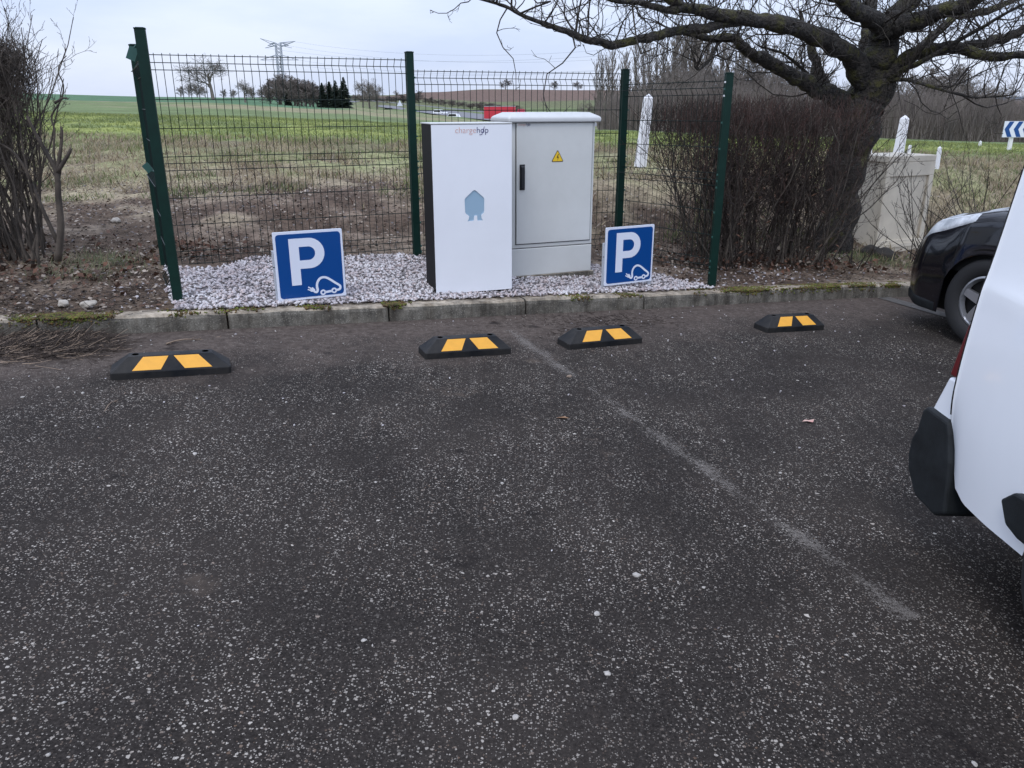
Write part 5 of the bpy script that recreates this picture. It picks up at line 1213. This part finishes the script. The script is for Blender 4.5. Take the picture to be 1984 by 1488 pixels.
# pebbles and grit on the asphalt
pts = []
for _ in range(520):
    u = rng.uniform(-4.8, 5); v = -abs(rng.gauss(0, 1.1)) - .01 if rng.random() < .55 else rng.uniform(-6.5, -.1); x, y = loc2w(u, v)
    if y > .6: pts.append((x, y, plane(x) + .003))
stone_field('loose_grit', pts, [M['pebble'], M['gravel'], M['gravel3']], 'loose pale grit scattered over the asphalt', (.008, .019))
tb = TB_(); r_ = random.Random(3)
for _ in range(3200):
    px = r_.gauss(60, 75); py = 672 + r_.gauss(0, 13) - px*.03; 
    if px > 235 or py < 648: continue
    q = G(px, py); h = max(0, .025*math.exp(-((px-60)/100)**2)); branch(tb, np.array([q.x, q.y, plane(q.x) + r_.uniform(.003, .01 + h)]), np.array([r_.gauss(1,.6), r_.gauss(.3,.6), r_.gauss(0,.12)]), r_.uniform(.04,.17), .0022, .0014, r_, .16, 0, 3, 0 if r_.random() < .82 else 1)
for (cx_, cy_, sx, sy, n) in ((1180,622,75,8,420),(1110,650,30,6,90),(250,705,40,10,60),(30,580,60,25,200),(260,560,40,25,150)):
    for _ in range(n):
        px, py = r_.gauss(cx_, sx), r_.gauss(cy_, sy); q = G(px, py, .12 if cy_ < 600 else 0)
        if cy_ >= 600 and w2v(q.x, q.y) > -.01: continue
        branch(tb, np.array(q) + np.array([0,0,.004]), np.array([r_.gauss(0,1), r_.gauss(0,1), r_.gauss(0,.1)]), r_.uniform(.015,.07) if cy_ >= 600 else r_.uniform(.05,.22), .0018, .0012, r_, .2, 0, 3, 0)
tag(tb.build('twig_debris', [M['litter'], M['stick']], None, 3), 'heap of brown twigs and needles washed against the kerb at far left', kind='stuff')
def stick(a, b_, r, label, side=None):
    A, B_ = G(*a), G(*b_); t = TB_(); rr_ = random.Random(1); pts = [np.array(A.lerp(B_, i/6)) + np.array([0,0,.006 + .012*math.sin(i)]) for i in range(7)]; t.add(pts, [r*(1-.08*i) for i in range(7)]); ramify(t, pts, [r]*7, rr_, 1, [4], .2, .6, 0, .1, 0, .0, 3, .0015, .6)
    tag(t.build('stick', M['stick'], None, 5), label, 'stick')
stick((322,668), (428,652), .005, 'dry forked stick lying behind the far left wheel stop')
stick((203,799), (243,761), .0022, 'thin pale straw on the asphalt below the far left wheel stop')
PB = [(160,762,9,'pale pebble below the left corner of the far left wheel stop'),(44,770,8,'pale pebble near the left edge of the picture'),(378,880,13,'flat grey pebble on the asphalt below the far left wheel stop'),(705,1242,13,'beige pebble on open asphalt left of the middle'),(973,937,9,'white pebble in the middle of the asphalt'),(1103,730,13,'tan stone by the worn bay line just below the dusty wheel stop'),(1177,1306,17,'light grey stone chip near the bottom middle'),(999,1390,18,'off white stone nearest the bottom edge'),(1233,1115,19,'long flat pale stone chip right of the middle'),(1157,1190,17,'pale blue grey sliver right of the middle'),(1363,1139,9,'small round white pebble right of the long chip'),(1888,1481,16,'pale stone at the bottom right corner'),(1512,917,8,'white pebble left of the van bumper'),(728,935,8,'small pale pebble left of the white pebble in the middle')]
for i, (px, py, s, lb) in enumerate(PB):
    q = G(px, py); zc = q.y*math.cos(PITCH) + (CAM_H-q.z)*math.sin(PITCH); rock('pebble', (q.x, q.y, q.z+.002), s*.85*zc/F/2, M['pebble'] if i != 5 else M['stick'], lb, 'pebble', .45, i+1)
for i, (px, py, s, lb) in enumerate(((123,588,13,'chalky rock sitting on the mossy kerb at far left'),(172,590,14,'flat pale rock half buried behind the kerb at the left'),(225,432,10,'pale rock on the soil left of the fence'),(78,448,9,'small square pale stone beside the shrub stems'))):
    q = G(px, py, .13); q = P(px, py, q.y) if py > 500 else P(px, py, 7.3 if i == 2 else 7.0); rock('rock', (q.x, q.y, tz(q.x, q.y)+.015 if py < 500 else q.z), s*q.y/F, M['rock'], lb, 'rock', .6, i+5)
q = G(1565, 818); b = MB(); b.add([(-.03,0,.004),(-.01,-.014,.012),(.02,-.016,.006),(.034,.004,.016),(.01,.015,.006),(-.012,.012,.01)], [(0,1,4,5),(1,2,3,4)]); o = b.build('fallen_leaf', mat('pink_leaf', (.55,.25,.22), .7, c2=(.6,.5,.42), scale=40)); o.location = q; tag(o, 'curled pinkish leaf on the asphalt left of the van', 'leaf')
q = G(1090, 811); b = MB(); b.add([(-.035,0,.004),(-.01,-.012,.01),(.035,-.006,.004),(.01,.012,.008)], [(0,1,2,3)]); o = b.build('fallen_leaf', mat('tan_leaf', (.22,.12,.06), .8)); o.location = q; tag(o, 'small tan leaf on the asphalt left of the worn bay line', 'leaf')

# ------------------------------------------------------------------ tell look-alikes apart by their order in the row
ORD = 'first second third fourth fifth sixth seventh eighth ninth tenth eleventh twelfth thirteenth fourteenth fifteenth sixteenth seventeenth eighteenth nineteenth twentieth'.split()
ORD += ['twenty-' + o_ for o_ in ORD[:9]] + ['thirtieth'] + ['thirty-' + o_ for o_ in ORD[:9]]
for gname, txt in ((g1, 'dense greyish bare tree, %s from the left in the clump beside the highway'), (g2, 'faded bare skyline tree, %s from the left behind the field'), (g3, 'bare roadside bush, %s from the left behind the highway guard rail'),
                   (g4, 'tall slender bare poplar, %s from the left in the line beyond the field'), (g5, 'bare tree, %s from the left in the wood beyond the field')):
    for i, o in enumerate(sorted([o for o in scene.objects if o.get('group') == gname], key=lambda o: o.location.x/o.location.y)): o['label'] = txt % ORD[i]
for i, o in enumerate([o for o in scene.objects if o.get('group') == 'power lines from the pylon']):
    o['label'] = ['power line from the right tip of the upper pylon arm', 'power line from the middle of the upper right pylon arm', 'power line from the right tip of the lower pylon arm', 'power line from the left tip of the lower pylon arm', 'power line from the left part of the upper pylon arm'][i]
